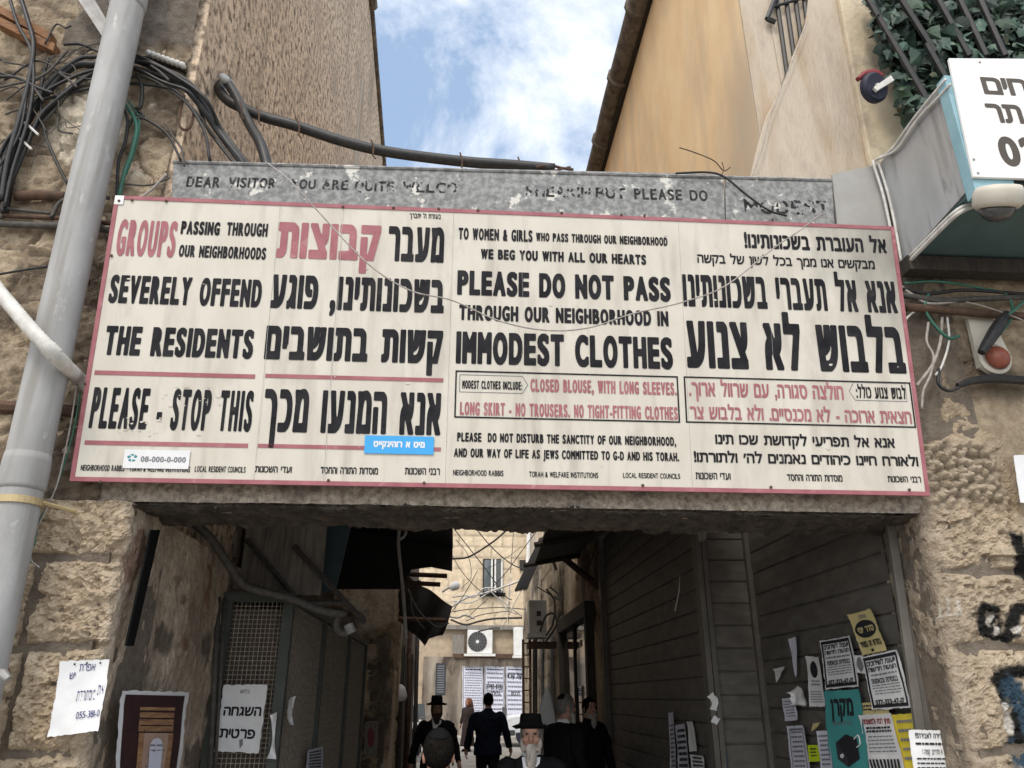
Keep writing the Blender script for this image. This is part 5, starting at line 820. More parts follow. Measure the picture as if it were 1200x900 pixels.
def drape(b):
    E0 = [onY(462, 655, 8.3), onY(480, 678, 8.6), onY(505, 694, 9.0), onY(530, 712, 9.4)]; E1 = [onY(452, 705, 8.6), onY(478, 738, 9.0), onY(498, 748, 9.2), onY(519, 744, 9.4)]
    A = np.array(spline(E0, 6)); C = np.array(spline(E1, 6)); ts = np.linspace(0, 1, 10); G = np.array([[A[i] * (1 - t) + C[i] * t + np.array([0, .10 * math.sin(i * .9 + 3 * t), -.06 * math.sin(3.1 * t)]) for t in ts] for i in range(len(A))]); b.grid(G); b.grid(G + np.array([0, .02, .02]))
part('tarpaulin', M_tarp, a2, drape, smooth=True)
def flap(b):
    b.prism([onY(490, 728, 9.3), onY(504, 746, 9.3), onY(498, 757, 9.3), onY(489, 746, 9.3)], (0, .03, 0))
part('hanging_flap', M_tarp, a2, flap); part('rail', M_rust, a2, lambda b: b.tube([onY(440, 724, 8.4), onY(522, 727, 8.9)], .04, 6))
hw = MB(); hw.tube(spline(cpx([(468, 618), (467, 640), (472, 690), (476, 748)], 5.5), 6), .022, 7); hw.tube(spline(cpx([(466, 634), (474, 628), (477, 618)], 5.5), 5), .018, 6); tag(hw.build('hanging_cable', M_cablewhite, smooth=True), 'white cable hanging free under the dark awning on the left', 'cable')
lt = MB(); lt.lathe([(.10, 0), (.14, .12), (.10, .3), (.02, .34)], onY(466, 668, 7.6), (0, 0, 1), 12); tag(lt.build('lamp_globe', M_acwhite, smooth=True), 'pale globe lamp at the top of the stone column', 'lamp')
lc = MB()
for pts in ([(478, 690), (490, 715), (512, 735), (526, 730)], [(482, 700), (484, 720), (498, 738)]): lc.tube(spline(cpx(pts, 8.2), 6), .014, 5)
tag(lc.build('loose_cable', M_cablegrey, smooth=True), 'grey cable looped in front of the black tarpaulin', 'cable')

wb_ = MB(); P_ = onY(641, 822, 5.6); wb_.rings([[(P_[0] + r_ * math.cos(a) * (1 + .15 * math.sin(3 * a + z_ * 20)), 5.6 + r_ * .4 * math.sin(a), P_[2] + z_) for a in np.linspace(0, 6.283, 17)[:-1]] for r_, z_ in ((.01, .16), (.03, .10), (.06, .02), (.085, -.10), (.095, -.22), (.07, -.26))]); tag(wb_.build('white_bag', M_paper, smooth=True), 'white plastic bag hanging behind the grey haired man', 'bag')
# right shutters
def slats(b, p0, p1, z0, z1, out, sh=.175, d=.014):
    p0, p1 = np.array([*p0, 0.]), np.array([*p1, 0.]); out = np.array([*out, 0.]); z = z0; pr = []
    while z < z1: pr += [(z, -d), (z + .006, -d), (z + .012, 0), (z + sh * .5, .004), (z + sh - .006, 0)]; z += sh
    G = np.array([[q + out * o + np.array([0, 0, zz]) for q in (p0, p1)] for zz, o in pr]); b.grid(G)
    b.hexa([p0 - out * .02 + [0, 0, z0], p1 - out * .02 + [0, 0, z0], p1 - out * .02 + [0, 0, z1], p0 - out * .02 + [0, 0, z1], p0 - out * .08 + [0, 0, z0], p1 - out * .08 + [0, 0, z0], p1 - out * .08 + [0, 0, z1], p0 - out * .08 + [0, 0, z1]])
st = thing('shop_shutter', 'brown slatted shutter corner on the right covered in pasted notices', 'shutter', (2.4, 1.5, 0))
part('slat_panel', M_shutter, st, lambda b: slats(b, (2.5, .40), (2.5, 2.55), 0.05, 3.9, (-1, 0)))
part('slat_panel', M_shutter, st, lambda b: slats(b, (2.49, 2.58), (2.13, 2.58), 0.10, 3.9, (0, -1), .18))
part('corner_post', M_post, st, lambda b: b.box(2.46, 2.52, 2.52, 2.60, 0, 3.9))
part('side_post', M_post, st, lambda b: (b.prism([onY(1038, 600, .24), onY(1048, 600, .24), onY(1092, 905, .24), onY(1081, 905, .24)], (0, .03, 0)), b.prism([onY(1048, 600, .275), onY(1062, 600, .275), onY(1108, 905, .275), onY(1092, 905, .275)], (0, .02, 0))), bevel=.004)
part('post_stub', M_greyboard, st, lambda b: slabpx(b, [(815, 610), (829, 612), (827, 633), (819, 634)], 2.45, .08))
s2 = thing('shop_shutter', 'long brown slatted shutter running into the alley past the corner post', 'shutter', (2.1, 5, 0))
part('slat_panel', M_shutter, s2, lambda b: slats(b, (2.06, 2.66), (2.06, 6.95), 0.08, 3.7, (-1, 0), .178))
part('front_post', M_post, s2, lambda b: (b.box(2.03, 2.075, 2.52, 2.65, 0, 3.9), b.box(2.085, 2.13, 2.54, 2.65, 0, 3.9)), bevel=.004)
part('rear_post', M_post, s2, lambda b: b.box(1.99, 2.09, 6.96, 7.06, 0, 3.9))
hw = MB(); hw.tube(spline(cpx([(801, 620), (805, 634), (798, 660), (796, 690), (791, 716)], 3.2), 6), .006, 6); tag(hw.build('hanging_wire', M_cablewhite, smooth=True), 'pale wire dangling in front of the long brown shutter', 'wire')
dabs = MB(); dabs.prism(cpx(stroke([(832, 814), (838, 822), (836, 832)], 4), 2.515), (0, .004, 0)); tag(dabs.build('torn_paper', M_paper), 'white paper remnant stuck on the brown corner post', 'paper scrap')
dabs = MB(); dabs.prism(cpx(stroke([(835, 842), (842, 846)], 4), 2.515), (0, .004, 0)); tag(dabs.build('torn_paper', M_paper), 'smaller white remnant lower on the brown corner post', 'paper scrap')
dabs = MB(); dabs.prism(cpx([(840, 886), (852, 880), (854, 905), (838, 905)], 2.56), (0, .004, 0)); tag(dabs.build('blue_patch', M_sprayblue), 'patch of blue paint low on the brown corner slats', 'paint patch')
rr = thing('alley_building', 'old stone building along the right side past the long shutter', 'building', (2.4, 12, 0))
part('upper_wall', M_wooddark, rr, lambda b: b.box(2.10, 2.7, 2.3, 7.05, 3.92, 4.85))
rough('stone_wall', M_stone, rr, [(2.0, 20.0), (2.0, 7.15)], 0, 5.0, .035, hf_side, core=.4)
dd = thing('glass_door', 'dark framed glass shop door on the right of the alley', 'door', (2.0, 8.9, 0))
for y0, y1 in ((7.55, 7.72), (10.6, 10.75)): part('frame', M_wooddark, dd, lambda b: b.box(1.86, 2.02, y0, y1, 0, 2.92))
part('frame', M_wooddark, dd, lambda b: b.box(1.84, 2.02, 7.5, 10.8, 2.80, 3.02)); part('pane', M_doorglass, dd, lambda b: b.box(1.93, 1.95, 7.72, 10.6, .05, 2.8)); part('mullion', M_wooddark, dd, lambda b: b.box(1.90, 1.96, 9.1, 9.18, .05, 2.8))
sh = MB(); sh.prism([onX(x, y, 1.9) for x, y in ((676, 762), (690, 752), (691, 800), (677, 806))], (0.03, 0, 0)); sh.build('reflecting_pane', M_glass, dd)
# right roofs
r1 = thing('awning', 'dark tin roof over the right side of the alley behind the beam', 'awning', (1.5, 5, 3.6))
part('roof_sheet', M_corr, r1, lambda b: b.hexa([(1.0, 2.7, 3.74), (2.2, 2.7, 3.95), (2.2, 9.0, 3.95), (1.25, 9.0, 3.74), (1.0, 2.7, 3.78), (2.2, 2.7, 3.99), (2.2, 9.0, 3.99), (1.25, 9.0, 3.78)]))
for y in (3.2, 5.0, 6.8, 8.6): part('rafter', M_wooddark, r1, lambda b: b.tube([(1.05, y, 3.69), (2.1, y, 3.88)], .04, 6))
part('brace', M_rust, r1, lambda b: b.tube([onY(662, 655, 8), onY(704, 690, 7.2)], .05, 6)); part('brace', M_rust, r1, lambda b: b.tube([onY(700, 640, 7.2), onY(690, 668, 7.2)], .03, 6))
r2 = thing('awning', 'small corrugated iron canopy tilting over the alley on the right', 'awning', (1.4, 11, 3.9))
def corr(b):
    A, B_, C, D = onY(645, 627, 10.0), onY(632, 632, 12.5), onY(603, 693, 12.0), onY(618, 690, 9.6); n = 40
    G = np.array([[(A * (1 - v) + D * v) * (1 - u) + (B_ * (1 - v) + C * v) * u + np.array([0, 0, .03 * math.sin(u * 60)]) for u in np.linspace(0, 1, 80)] for v in (0, .5, 1)]); b.grid(G); b.grid(G + np.array([0, 0, .01]))
part('corrugated_sheet', M_rust2, r2, corr, smooth=True); part('bracket', M_rust, r2, lambda b: b.tube([onY(640, 632, 10.6), onY(652, 668, 10.6)], .03, 6)); part('flange', M_acwhite, r2, lambda b: b.prism([onY(640, 600, 10.2), onY(655, 618, 10.2), onY(645, 640, 10.2), onY(640, 630, 10.2)], (0, .03, 0)))
def ac(name_label, x0, y0, x1, y1, Y, group='air conditioners', fan=True):
    P = onY(x0, y0, Y); Q = onY(x1, y1, Y); w = Q[0] - P[0]; h = P[2] - Q[2]; o = thing('air_conditioner', name_label, 'air conditioner', (P[0] + w / 2, Y, Q[2]), group)
    part('case', M_acwhite, o, lambda b: b.box(P[0], Q[0], Y, Y + .34, Q[2], P[2]), bevel=.02)
    if fan:
        c = (P[0] + w * .40, Y - .006, Q[2] + h * .5); part('fan_grille', M_acdark, o, lambda b: b.lathe([(h * .42, 0), (h * .42, .012), (h * .36, .016), (h * .05, .02)], c, (0, -1, 0), 28)); part('hub', M_acwhite, o, lambda b: b.lathe([(h * .07, .02), (h * .07, .03)], c, (0, -1, 0), 12))
        part('guard', M_steel, o, lambda b: [b.tube([(c[0] + h * .42 * math.cos(a), Y - .03, c[2] + h * .42 * math.sin(a)), (c[0] - h * .42 * math.cos(a), Y - .03, c[2] - h * .42 * math.sin(a))], .004, 4) for a in np.linspace(0, 3.14, 9)[:-1]])
    part('shelf', M_acwhite, o, lambda b: b.box(P[0] - w * .12, Q[0] + w * .12, Y - .12, Y + .4, Q[2] - .09, Q[2] - .01)); return o
ac('white air conditioner with a dark fan on the facade at the alley end', 548, 738, 577, 766, 25.5)
ac('white air conditioner at the alley end half hidden behind the iron ladder', 602, 735, 613, 768, 25.5, fan=False)
o = ac('white air conditioner casing fixed to the right alley wall, nearest of the three', 620, 703, 641, 742, 12.0, fan=False)
part('side_slot', M_acdark, o, lambda b: slabpx(b, [(629, 716), (634, 716), (634, 722), (629, 722)], 11.985, .01)); part('side_slot', M_acdark, o, lambda b: slabpx(b, [(629, 727), (635, 727), (635, 733), (629, 733)], 11.985, .01)); part('wall_bracket', M_rust, o, lambda b: b.box(1.42, 2.0, 12.0, 12.4, 2.62, 2.74))
ld = thing('iron_ladder', 'dark iron ladder fixed upright below the wall air conditioner', 'ladder', (1.45, 12.3, .2))
lx = onY(613, 740, 12.3)[0], onY(621, 740, 12.3)[0]
for x in lx: part('rail', M_rust, ld, lambda b: b.box(x - .025, x + .025, 12.28, 12.33, .15, 2.8))
for z in np.arange(.3, 2.8, .22): part('rung', M_rust, ld, lambda b: b.tube([(lx[0] + .026, 12.305, z), (lx[1] - .026, 12.305, z)], .014, 6))
for (x, y0, w, m, lab) in ((627, 742, .05, M_cablegrey, 'dark drain pipe just right of the iron ladder'), (636, 745, .035, M_steel, 'pale drain pipe under the wall air conditioner'), (648, 745, .06, M_greyboard, 'broad grey pipe between the ladder and the glass door')):
    q = MB(); q.tube([onY(x, y0, 12.6), onY(x, 905, 12.6)], w, 8); tag(q.build('wall_pipe', m, smooth=True), lab, 'pipe')
qc = thing('wall_cables', 'tangle of grey cables on the right wall by the air conditioner', 'cables', onY(650, 720, 9.8))
for pts, r in (([(640, 690), (650, 705), (648, 730), (640, 745)], .02), ([(645, 688), (656, 700), (654, 728), (640, 752)], .02), ([(633, 740), (640, 722), (650, 720), (654, 736)], .02), ([(660, 680), (668, 700), (664, 712), (672, 722)], .015), ([(630, 688), (650, 700), (672, 712)], .012)): cable('cable', M_cablegrey, qc, cpx(pts, 11.6), r)

pr_ = thing('sun_block_roof', 'unseen corrugated roof added behind the beam to shade the passage from sun', 'roof', (0.1, 2.8, 4.2))  # added out of view to keep direct sun off the people inside
G = np.array([[(x, y, 4.25 + .02 * math.sin(x * 60)) for x in np.linspace(-1.78, 1.98, 240)] for y in (.38, 5.6)])
part('roof_sheet', M_corr, pr_, lambda b: (b.grid(G), b.grid(G + np.array([0, 0, .008]))))
for y in (.8, 2.4, 4.0, 5.5): part('joist', M_wooddark, pr_, lambda b: b.box(-1.78, 1.98, y - .04, y + .04, 4.11, 4.225))
# ================================================================== THE STREET BEYOND
fb = thing('stone_house', 'sunlit pale limestone house closing the far end of the alley', 'building', (2, 26, .3))
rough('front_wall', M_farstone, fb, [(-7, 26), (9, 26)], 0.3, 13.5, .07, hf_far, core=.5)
b = MB(); P, Q = onY(566, 655, 25.95), onY(589, 695, 25.95); b.box(P[0], Q[0], 25.90, 26.0, Q[2], P[2]); wn = b.build('window', M_wooddark, fb)
for i in range(2): x0 = P[0] + .06 + i * (Q[0] - P[0]) / 2; part('pane', M_glass, wn, lambda b: b.box(x0, x0 + (Q[0] - P[0]) / 2 - .10, 25.885, 25.899, Q[2] + .06, P[2] - .05))
part('frame', M_acwhite, wn, lambda b: [b.box(P[0] + f * (Q[0] - P[0]) - .03, P[0] + f * (Q[0] - P[0]) + .03, 25.86, 25.884, Q[2] + .02, P[2] - .02) for f in (.45, .62, .95)]); part('sill', M_farstone, wn, lambda b: b.box(P[0] - .1, Q[0] + .1, 25.8, 26, Q[2] - .12, Q[2] - .002))
b = MB(); P, Q = onY(609, 656, 25.9), onY(616, 668, 25.9); b.box(P[0], Q[0], 25.9, 26, Q[2], P[2]); b.build('window', M_wooddark, fb)
part('shop_front', mat('brown shop boards', (.26, .215, .17), (.13, .105, .08), 2.2, (1, 1, .5), rough=.9, bump=.4, c3=(.07, .05, .04), c3scale=1.6, c3pos=(.52, .62), streaks=(2.0, .15, .5, .62, (.36, .31, .25))), fb, lambda b: b.box(-1.2, 2.75, 25.88, 26, .49, 3.1)); part('ledge', M_greyboard, fb, lambda b: b.box(-2, 4, 25.75, 26, 4.05, 4.2)); part('ledge', M_rust, fb, lambda b: b.box(-.1, 2.7, 25.8, 26, 3.05, 3.2))
part('pilaster', M_plaster, fb, lambda b: b.box(2.75, 3.25, 25.8, 26, .49, 13)); part('drain_pipe', M_acwhite, fb, lambda b: b.tube([onY(621, 560, 25.6), onY(617, 720, 25.6)], .07, 8))
part('meter_box', M_greyboard, fb, lambda b: slabpx(b, [(530, 744), (544, 744), (544, 766), (530, 766)], 25.8, .18))
for x0, x1, lab, h1 in ((542, 566, 'pale wall poster with fine print, leftmost of the three at the alley end', 0), (568, 591, 'pale wall poster with a heavy headline behind the walking man', 1), (593, 613, 'pale wall poster with heavy words, rightmost of the three at the alley end', 2)):
    dr = [('f', .03, .97, .01, .99, .03, M_inkgrey), ('w', .08, .92, .04, .10, 1, .5, M_ink), ('w', .08, .92, .12, .95, 16 if h1 == 0 else 9, .42, M_inkgrey)]
    if h1: dr += [('t', 'עצרת תפילה' if h1 == 1 else 'קול קורא', .08, .92, .36 if h1 == 1 else .14, .48 if h1 == 1 else .24, .05, M_ink), ('t', 'גדולה' if h1 == 1 else 'לרבים', .3, .8, .52, .6, .05, M_ink)]
    paper(lab, [(x0, 781), (x1, 782), (x1, 838), (x0, 838)], ((0, 1, 0), 25.84), M_paperlav, dr, curl=.01, cat='poster', name='poster', group='posters on the far wall', seed=40 + h1)
paper('narrow dark slate board of white print left of the posters', [(511, 777), (523, 777), (522, 815), (510, 815)], ((0, 1, 0), 25.0), mat('slate board', (.045, .05, .055)), [('w', .15, .85, .08, .95, 12, .4, M_inkgrey)], curl=.002, cat='board', name='notice_board', seed=44)
fb2 = thing('stone_house', 'pale house across the street glimpsed left of the dark doorways', 'building', (-9, 30, .3)); rough('front_wall', M_farstone, fb2, [(-16, 30), (-7.1, 30)], .3, 9, .12, hf_far, core=.5); part('door', M_wooddark, fb2, lambda b: b.box(-9, -8, 29.9, 30.1, .4, 2.6)); part('window', M_glass, fb2, lambda b: b.box(-11, -10, 29.9, 30.1, 3.4, 4.8))
wires = [([(530, 617), (548, 640), (570, 668), (592, 698), (600, 703)], 20, .016, M_cable, 'dark cable slanting across the far house from upper left'), ([(530, 655), (548, 653), (566, 643), (584, 630), (600, 615)], 14, .022, M_cable, 'thick black cable curving under the first awning'), ([(552, 612), (575, 640), (598, 660), (616, 668)], 20, .018, M_cable, 'black cable falling to the right towards the corrugated canopy'), ([(632, 618), (612, 645), (592, 672), (575, 690), (560, 702)], 20, .014, M_cable, 'thin cable falling from the right gutter to the window sill'), ([(528, 712), (548, 700), (572, 694), (600, 684), (614, 678)], 18, .03, M_cablewhite, 'white cable bundle slung below the far window'), ([(530, 704), (552, 706), (578, 692), (602, 684)], 18.4, .018, M_cablewhite, 'second white cable just under the far window bundle'), ([(585, 700), (598, 712), (612, 722)], 18, .022, M_cablewhite, 'short white cable dropping to the right wall'), ([(524, 718), (550, 714), (585, 712), (616, 714)], 19, .014, M_cablegrey, 'grey cable running level above the far air conditioner'), ([(528, 726), (545, 732), (562, 728), (580, 725), (612, 724)], 18.5, .03, M_cablegrey, 'thick grey cable resting above the far air conditioner'), ([(588, 728), (592, 716), (597, 700), (598, 672)], 20, .014, M_cablewhite, 'white cable rising straight past the far window'), ([(560, 740), (578, 736), (586, 736)], 22, .03, M_cablegrey, 'bent grey pipe end beside the far air conditioner'), ([(572, 702), (560, 712), (548, 724)], 19, .012, M_cablegrey, 'thin grey cable slanting below the far window')]
wires += [([(534, 632), (548, 650), (552, 676), (540, 690)], 19, .010, M_cablegrey, 'thin looping cable on the left part of the far house'), ([(530, 700), (545, 698), (556, 700), (566, 690), (580, 689)], 17.5, .020, M_cablewhite, 'white cable bundle nearest the street lamp'), ([(572, 690), (584, 702), (594, 714), (606, 720)], 17, .016, M_cablewhite, 'white cable sagging right below the window sill'), ([(525, 722), (536, 724), (545, 721), (556, 725)], 16.5, .026, M_cablewhite, 'knotted white cable end beside the black tarpaulin'), ([(546, 728), (562, 721), (580, 718), (598, 716)], 17.2, .012, M_cable, 'dark cable crossing just over the far air conditioner'), ([(586, 740), (596, 722), (604, 705), (612, 690)], 16, .012, M_cablewhite, 'white cable climbing from the far air conditioner to the canopy'), ([(560, 668), (548, 690), (538, 706), (530, 716)], 15, .009, M_cable, 'thin dark cable falling left from the far window'), ([(602, 618), (600, 650), (597, 690), (596, 730)], 22, .012, M_cablegrey, 'grey cable running straight down beside the far window'), ([(524, 640), (540, 668), (560, 690), (578, 700)], 16, .010, M_cable, 'thin dark cable slanting across to the window sill from the left'), ([(612, 640), (596, 652), (580, 662), (566, 668)], 21, .009, M_cable, 'thin dark cable touching the top of the far window')]
for pts, Y, r, m, lab in wires:
    q = MB(); q.tube(spline(cpx(pts, Y), 7), r, 6); tag(q.build('overhead_cable', m, smooth=True), lab, 'cable', 'cables strung across the alley')
sl = thing('street_lamp', 'small street lamp head poking out left of the far window', 'lamp', onY(527, 690, 17)); part('arm', M_steel, sl, lambda b: b.tube(spline(cpx([(518, 694), (524, 690), (530, 687)], 17), 5), .025, 6)); part('lamp_head', M_acwhite, sl, lambda b: b.lathe([(.02, 0), (.09, .05), (.12, .2), (.07, .28)], onY(527, 690, 17), (.8, 0, .4), 12), smooth=True)
# ================================================================== PEOPLE
def ell(b, c, rx, ry, rz, seg=16, tilt=0):
    ca, sa = math.cos(tilt), math.sin(tilt); vs = []; n = seg // 2
    for i in range(n + 1):
        t = math.pi * i / n
        for k in range(seg):
            a = 2 * math.pi * k / seg; x, y, z = rx * math.sin(t) * math.cos(a), ry * math.sin(t) * math.sin(a), rz * math.cos(t); y, z = y * ca - z * sa, y * sa + z * ca
            vs.append((c[0] + x, c[1] + y, c[2] + z))
    b.add(vs, [(i * seg + k, (i + 1) * seg + k, (i + 1) * seg + (k + 1) % seg, i * seg + (k + 1) % seg) for i in range(n) for k in range(seg)])
def loft(b, rows, seg=20, p=2.4):     # rows: (cx, cy, z, rx, ry) flattened-ellipse rings
    R_ = []
    for cx, cy, z, rx, ry in rows:
        q = []
        for k in range(seg):
            a = 2 * math.pi * k / seg; c, s = math.cos(a), math.sin(a); q.append((cx + rx * math.copysign(abs(c) ** (2 / p), c), cy + ry * math.copysign(abs(s) ** (2 / p), s), z))
        R_.append(q)
    b.rings(R_)
def fused(b, name, m, parent, X, voxel, smooth=3, rough_=0.0, fold=0.0):
    me = bpy.data.meshes.new('tmp'); me.from_pydata(b.v, [], b.f); bm = bmesh.new(); bm.from_mesh(me); bmesh.ops.recalc_face_normals(bm, faces=bm.faces); bm.to_mesh(me); bm.free()
    o = bpy.data.objects.new('tmp', me); COL.objects.link(o); r = o.modifiers.new('r', 'REMESH'); r.mode = 'VOXEL'; r.voxel_size = voxel
    s = o.modifiers.new('s', 'SMOOTH'); s.iterations = smooth; s.factor = .4
    ev = o.evaluated_get(bpy.context.evaluated_depsgraph_get()); m2 = bpy.data.meshes.new_from_object(ev); v = np.zeros(len(m2.vertices) * 3); m2.vertices.foreach_get('co', v); nv = np.zeros(len(v)); m2.vertices.foreach_get('normal', nv); v = v.reshape(-1, 3); nv = nv.reshape(-1, 3)
    if rough_: v = v + nv * (rough_ * (fbm(v[:, 0] * 90, v[:, 2] * 28 + v[:, 1] * 60, 3, 5) - .5))[:, None]
    if fold: v = v + nv * (fold * (fbm(v[:, 0] * 16 + v[:, 2] * 5, v[:, 2] * 9 - v[:, 0] * 4 + v[:, 1] * 14, 4, 9) - .5))[:, None]
    fs = [tuple(p.vertices) for p in m2.polygons]
    bpy.data.objects.remove(o); bpy.data.meshes.remove(me); bpy.data.meshes.remove(m2)
    q = MB(); q.v = [tuple(p) for p in X(v.reshape(-1, 3))]; q.f = fs; return q.build(name, m, parent, smooth=True)
def hand_(b, w, d, side):      # w: wrist, d: hand direction; palm, four curled fingers and a thumb
    w = np.array(w, float); d = np.array(d, float) / np.linalg.norm(d); fwd = np.array([0, 1.0, 0]); fwd = fwd - d * (fwd @ d); fwd /= np.linalg.norm(fwd); inn = np.cross(d, fwd); inn = inn * (-1 if inn[0] * side > 0 else 1)
    b.tube([w - d * .02, w + d * .03, w + d * .085], [.024, .033, .028], 10); b.tube([w + d * .02 + fwd * .018, w + d * .085 + fwd * .026], .017, 8); b.tube([w + d * .02 - fwd * .016, w + d * .08 - fwd * .026], .016, 8)
    for k, l in enumerate((.068, .078, .072, .056)):
        o = fwd * (.033 - k * .022); a = w + d * .08 + o; p1 = a + d * l * .5 + inn * .006; p2 = p1 + d * l * .32 + inn * l * .28; p3 = p2 + d * l * .12 + inn * l * .26; b.tube([a - d * .02, a, p1, p2, p3], [.010, .010, .0095, .009, .007], 8)
    a = w + d * .03 + fwd * .03; b.tube([a, a + fwd * .024 + d * .025 + inn * .01, a + fwd * .030 + d * .055 + inn * .022, a + fwd * .026 + d * .075 + inn * .03], [.013, .012, .0105, .008], 8)
def person(label, x, y, z, h, rot, arms=None, stride=0.0, coat=M_coat, hem=.55, hat=None, beard=None, hair=M_hairdark, shirt=True, stoop=0.0, trousers=M_coat, headturn=0.0, kippah=False, dress=False, glasses=False, build_=1.0):
    s = h / 1.75; c_, s_ = math.cos(rot), math.sin(rot)
    def X(P):
        P = np.array(P, float).reshape(-1, 3).copy(); k = np.clip((P[:, 2] - .95) / .7, 0, 1.3); P[:, 1] += stoop * k * k * .25; P[:, 2] -= abs(stoop) * k * .04
        P *= s; return np.stack([x + P[:, 0] * c_ - P[:, 1] * s_, y + P[:, 0] * s_ + P[:, 1] * c_, z + P[:, 2]], 1)
    ht, hs2 = math.cos(headturn), math.sin(headturn); HC = np.array([0, .02, 1.62])
    def Hd(p): p = np.array(p, float) - HC; return HC + np.array([p[0] * ht - p[1] * hs2, p[0] * hs2 + p[1] * ht, p[2]])
    def hb(fn): q = MB(); fn(q); q.v = [tuple(Hd(p)) for p in q.v]; return q
    root = thing('person', label, 'person', (x, y, z)); W_ = build_
    arms = arms or (((-.26, .02, 1.14), (-.27, .10, .90)), ((.26, -.02, 1.14), (.27, .06, .90)))
    legs = [((-.10, stride * .16 + .02, .50), (-.10, stride * .14 if stride > 0 else stride * .30, .09)), ((.10, -stride * .10 + .03, .50), (.10, -stride * .32, .09 + abs(stride) * .05))]
    b = MB()
    loft(b, [(0, 0, .86, .14 * W_, .10), (0, 0, .95, .165 * W_, .115), (0, .005, 1.10, .145 * W_, .105), (0, .0, 1.28, .17 * W_, .118), (0, -.01, 1.40, .175 * W_, .095), (0, -.01, 1.46, .10, .07)])
    b.tube([(0, -.015, 1.42), (0, -.005, 1.50), (0, .01, 1.57)], [.062, .055, .055], 14)
    for (el, wr), sd in zip(arms, (-1, 1)):
        sh = np.array([.185 * sd * W_, -.01, 1.40]); el = np.array(el); wr = np.array(wr); b.tube([sh, (sh + el) / 2, el, (el + wr) / 2, wr], [.055, .048, .041, .037, .028], 12); hand_(b, wr, wr - el, sd)
    for (kn, an), sd in zip(legs, (-1, 1)):
        hp = np.array([.09 * sd, 0, .90]); kn = np.array(kn); an = np.array(an); b.tube([hp, (hp + kn) / 2, kn, kn * .6 + an * .4, an], [.092, .075, .055, .055, .036], 12); b.tube([an + [0, -.05, -.035], an + [0, .05, -.045], an + [0, .16, -.062]], [.036, .040, .028], 10)
    def head(q):
        ell(q, (0, .0, 1.655), .077, .098, .098, 20); ell(q, (0, .035, 1.58), .060, .068, .078, 16); ell(q, (0, .072, 1.525), .030, .028, .022, 12)        # skull, jaw, chin
        q.tube([(0, .098, 1.645), (0, .116, 1.61), (0, .127, 1.592)], [.010, .013, .016], 8); ell(q, (-.014, .112, 1.588), .010, .012, .008, 8); ell(q, (.014, .112, 1.588), .010, .012, .008, 8)   # nose
        for sd in (-1, 1):
            ell(q, (.030 * sd, .088, 1.664), .026, .014, .009, 10); ell(q, (.042 * sd, .075, 1.600), .024, .022, .02, 10); ell(q, (.077 * sd, -.005, 1.615), .010, .022, .033, 10, .2)      # brow, cheek, ear
        ell(q, (0, .100, 1.556), .024, .012, .006, 8); ell(q, (0, .099, 1.545), .020, .012, .006, 8)                                                                                          # lips
    q = hb(head); b.add(q.v, q.f); fused(b, 'body', M_skin, root, X, .0095 * s if False else .0095, 2)
    def hpart(name, m, fn, voxel=None, par=root):
        q = hb(fn)
        if voxel: return fused(q, name, m, par, X, voxel, 2, rough_=.016)
        q.v = [tuple(p) for p in X(q.v)]; return q.build(name, m, par, smooth=True)
    for sd in (-1, 1): hpart('eye', M_eye, lambda q: ell(q, (.031 * sd, .090, 1.640), .011, .006, .007, 10))
    hpart('mouth', M_inkred, lambda q: ell(q, (0, .108, 1.5505), .020, .004, .0022, 10))
    def hairf(q):
        n = 44
        vs = []
        for i in range(17):
            for k in range(n):
                a = 2 * math.pi * k / n; low = 1.66 - .12 * (.5 - .5 * math.sin(a)) ** .8 if math.sin(a) < .75 else 1.70; t0 = math.acos(np.clip((low - 1.655) / .104, -1, 1)); t = t0 * i / 16; g_ = 1 + .05 * (rnd.random() - .5); vs.append((g_ * .083 * math.sin(t) * math.cos(a), -.004 + g_ * .104 * math.sin(t) * math.sin(a), 1.655 + g_ * .105 * math.cos(t)))
        q.add(vs, [(i * n + k, (i + 1) * n + k, (i + 1) * n + (k + 1) % n, i * n + (k + 1) % n) for i in range(16) for k in range(n)])
        for sd in (-1, 1): ell(q, (.079 * sd, .03, 1.615), .007, .016, .05, 8)
    hpart('hair', hair, hairf)
    if beard is not None:
        m_, L_ = beard
        def bf(q):
            ell(q, (0, .088, 1.535), .050, .034, .035, 14); ell(q, (0, .092, 1.50 - L_ * .25), .046, .034, .05 + L_ * .25, 14); ell(q, (0, .085, 1.47 - L_ * .55), .033, .026, .03 + L_ * .42, 14)
            for sd in (-1, 1): q.tube([(.070 * sd, .02, 1.61), (.068 * sd, .045, 1.56), (.045 * sd, .075, 1.52)], [.012, .020, .026], 8); q.tube([(.008 * sd, .114, 1.571), (.032 * sd, .103, 1.555), (.045 * sd, .085, 1.535)], [.009, .010, .009], 8)
        hpart('beard', m_, bf, .008)
    if glasses:
        def gf(q):
            for sd in (-1, 1): q.tube([(.032 * sd + .021 * math.cos(a), .108, 1.638 + .017 * math.sin(a)) for a in np.linspace(0, 6.2832, 17)], .0018, 5, cap=False); q.tube([(.053 * sd, .107, 1.642), (.079 * sd, .03, 1.645), (.080 * sd, -.01, 1.635)], .0018, 5)
            q.tube([(-.011, .109, 1.642), (.011, .109, 1.642)], .0018, 5)
        hpart('glasses', M_steel, gf)
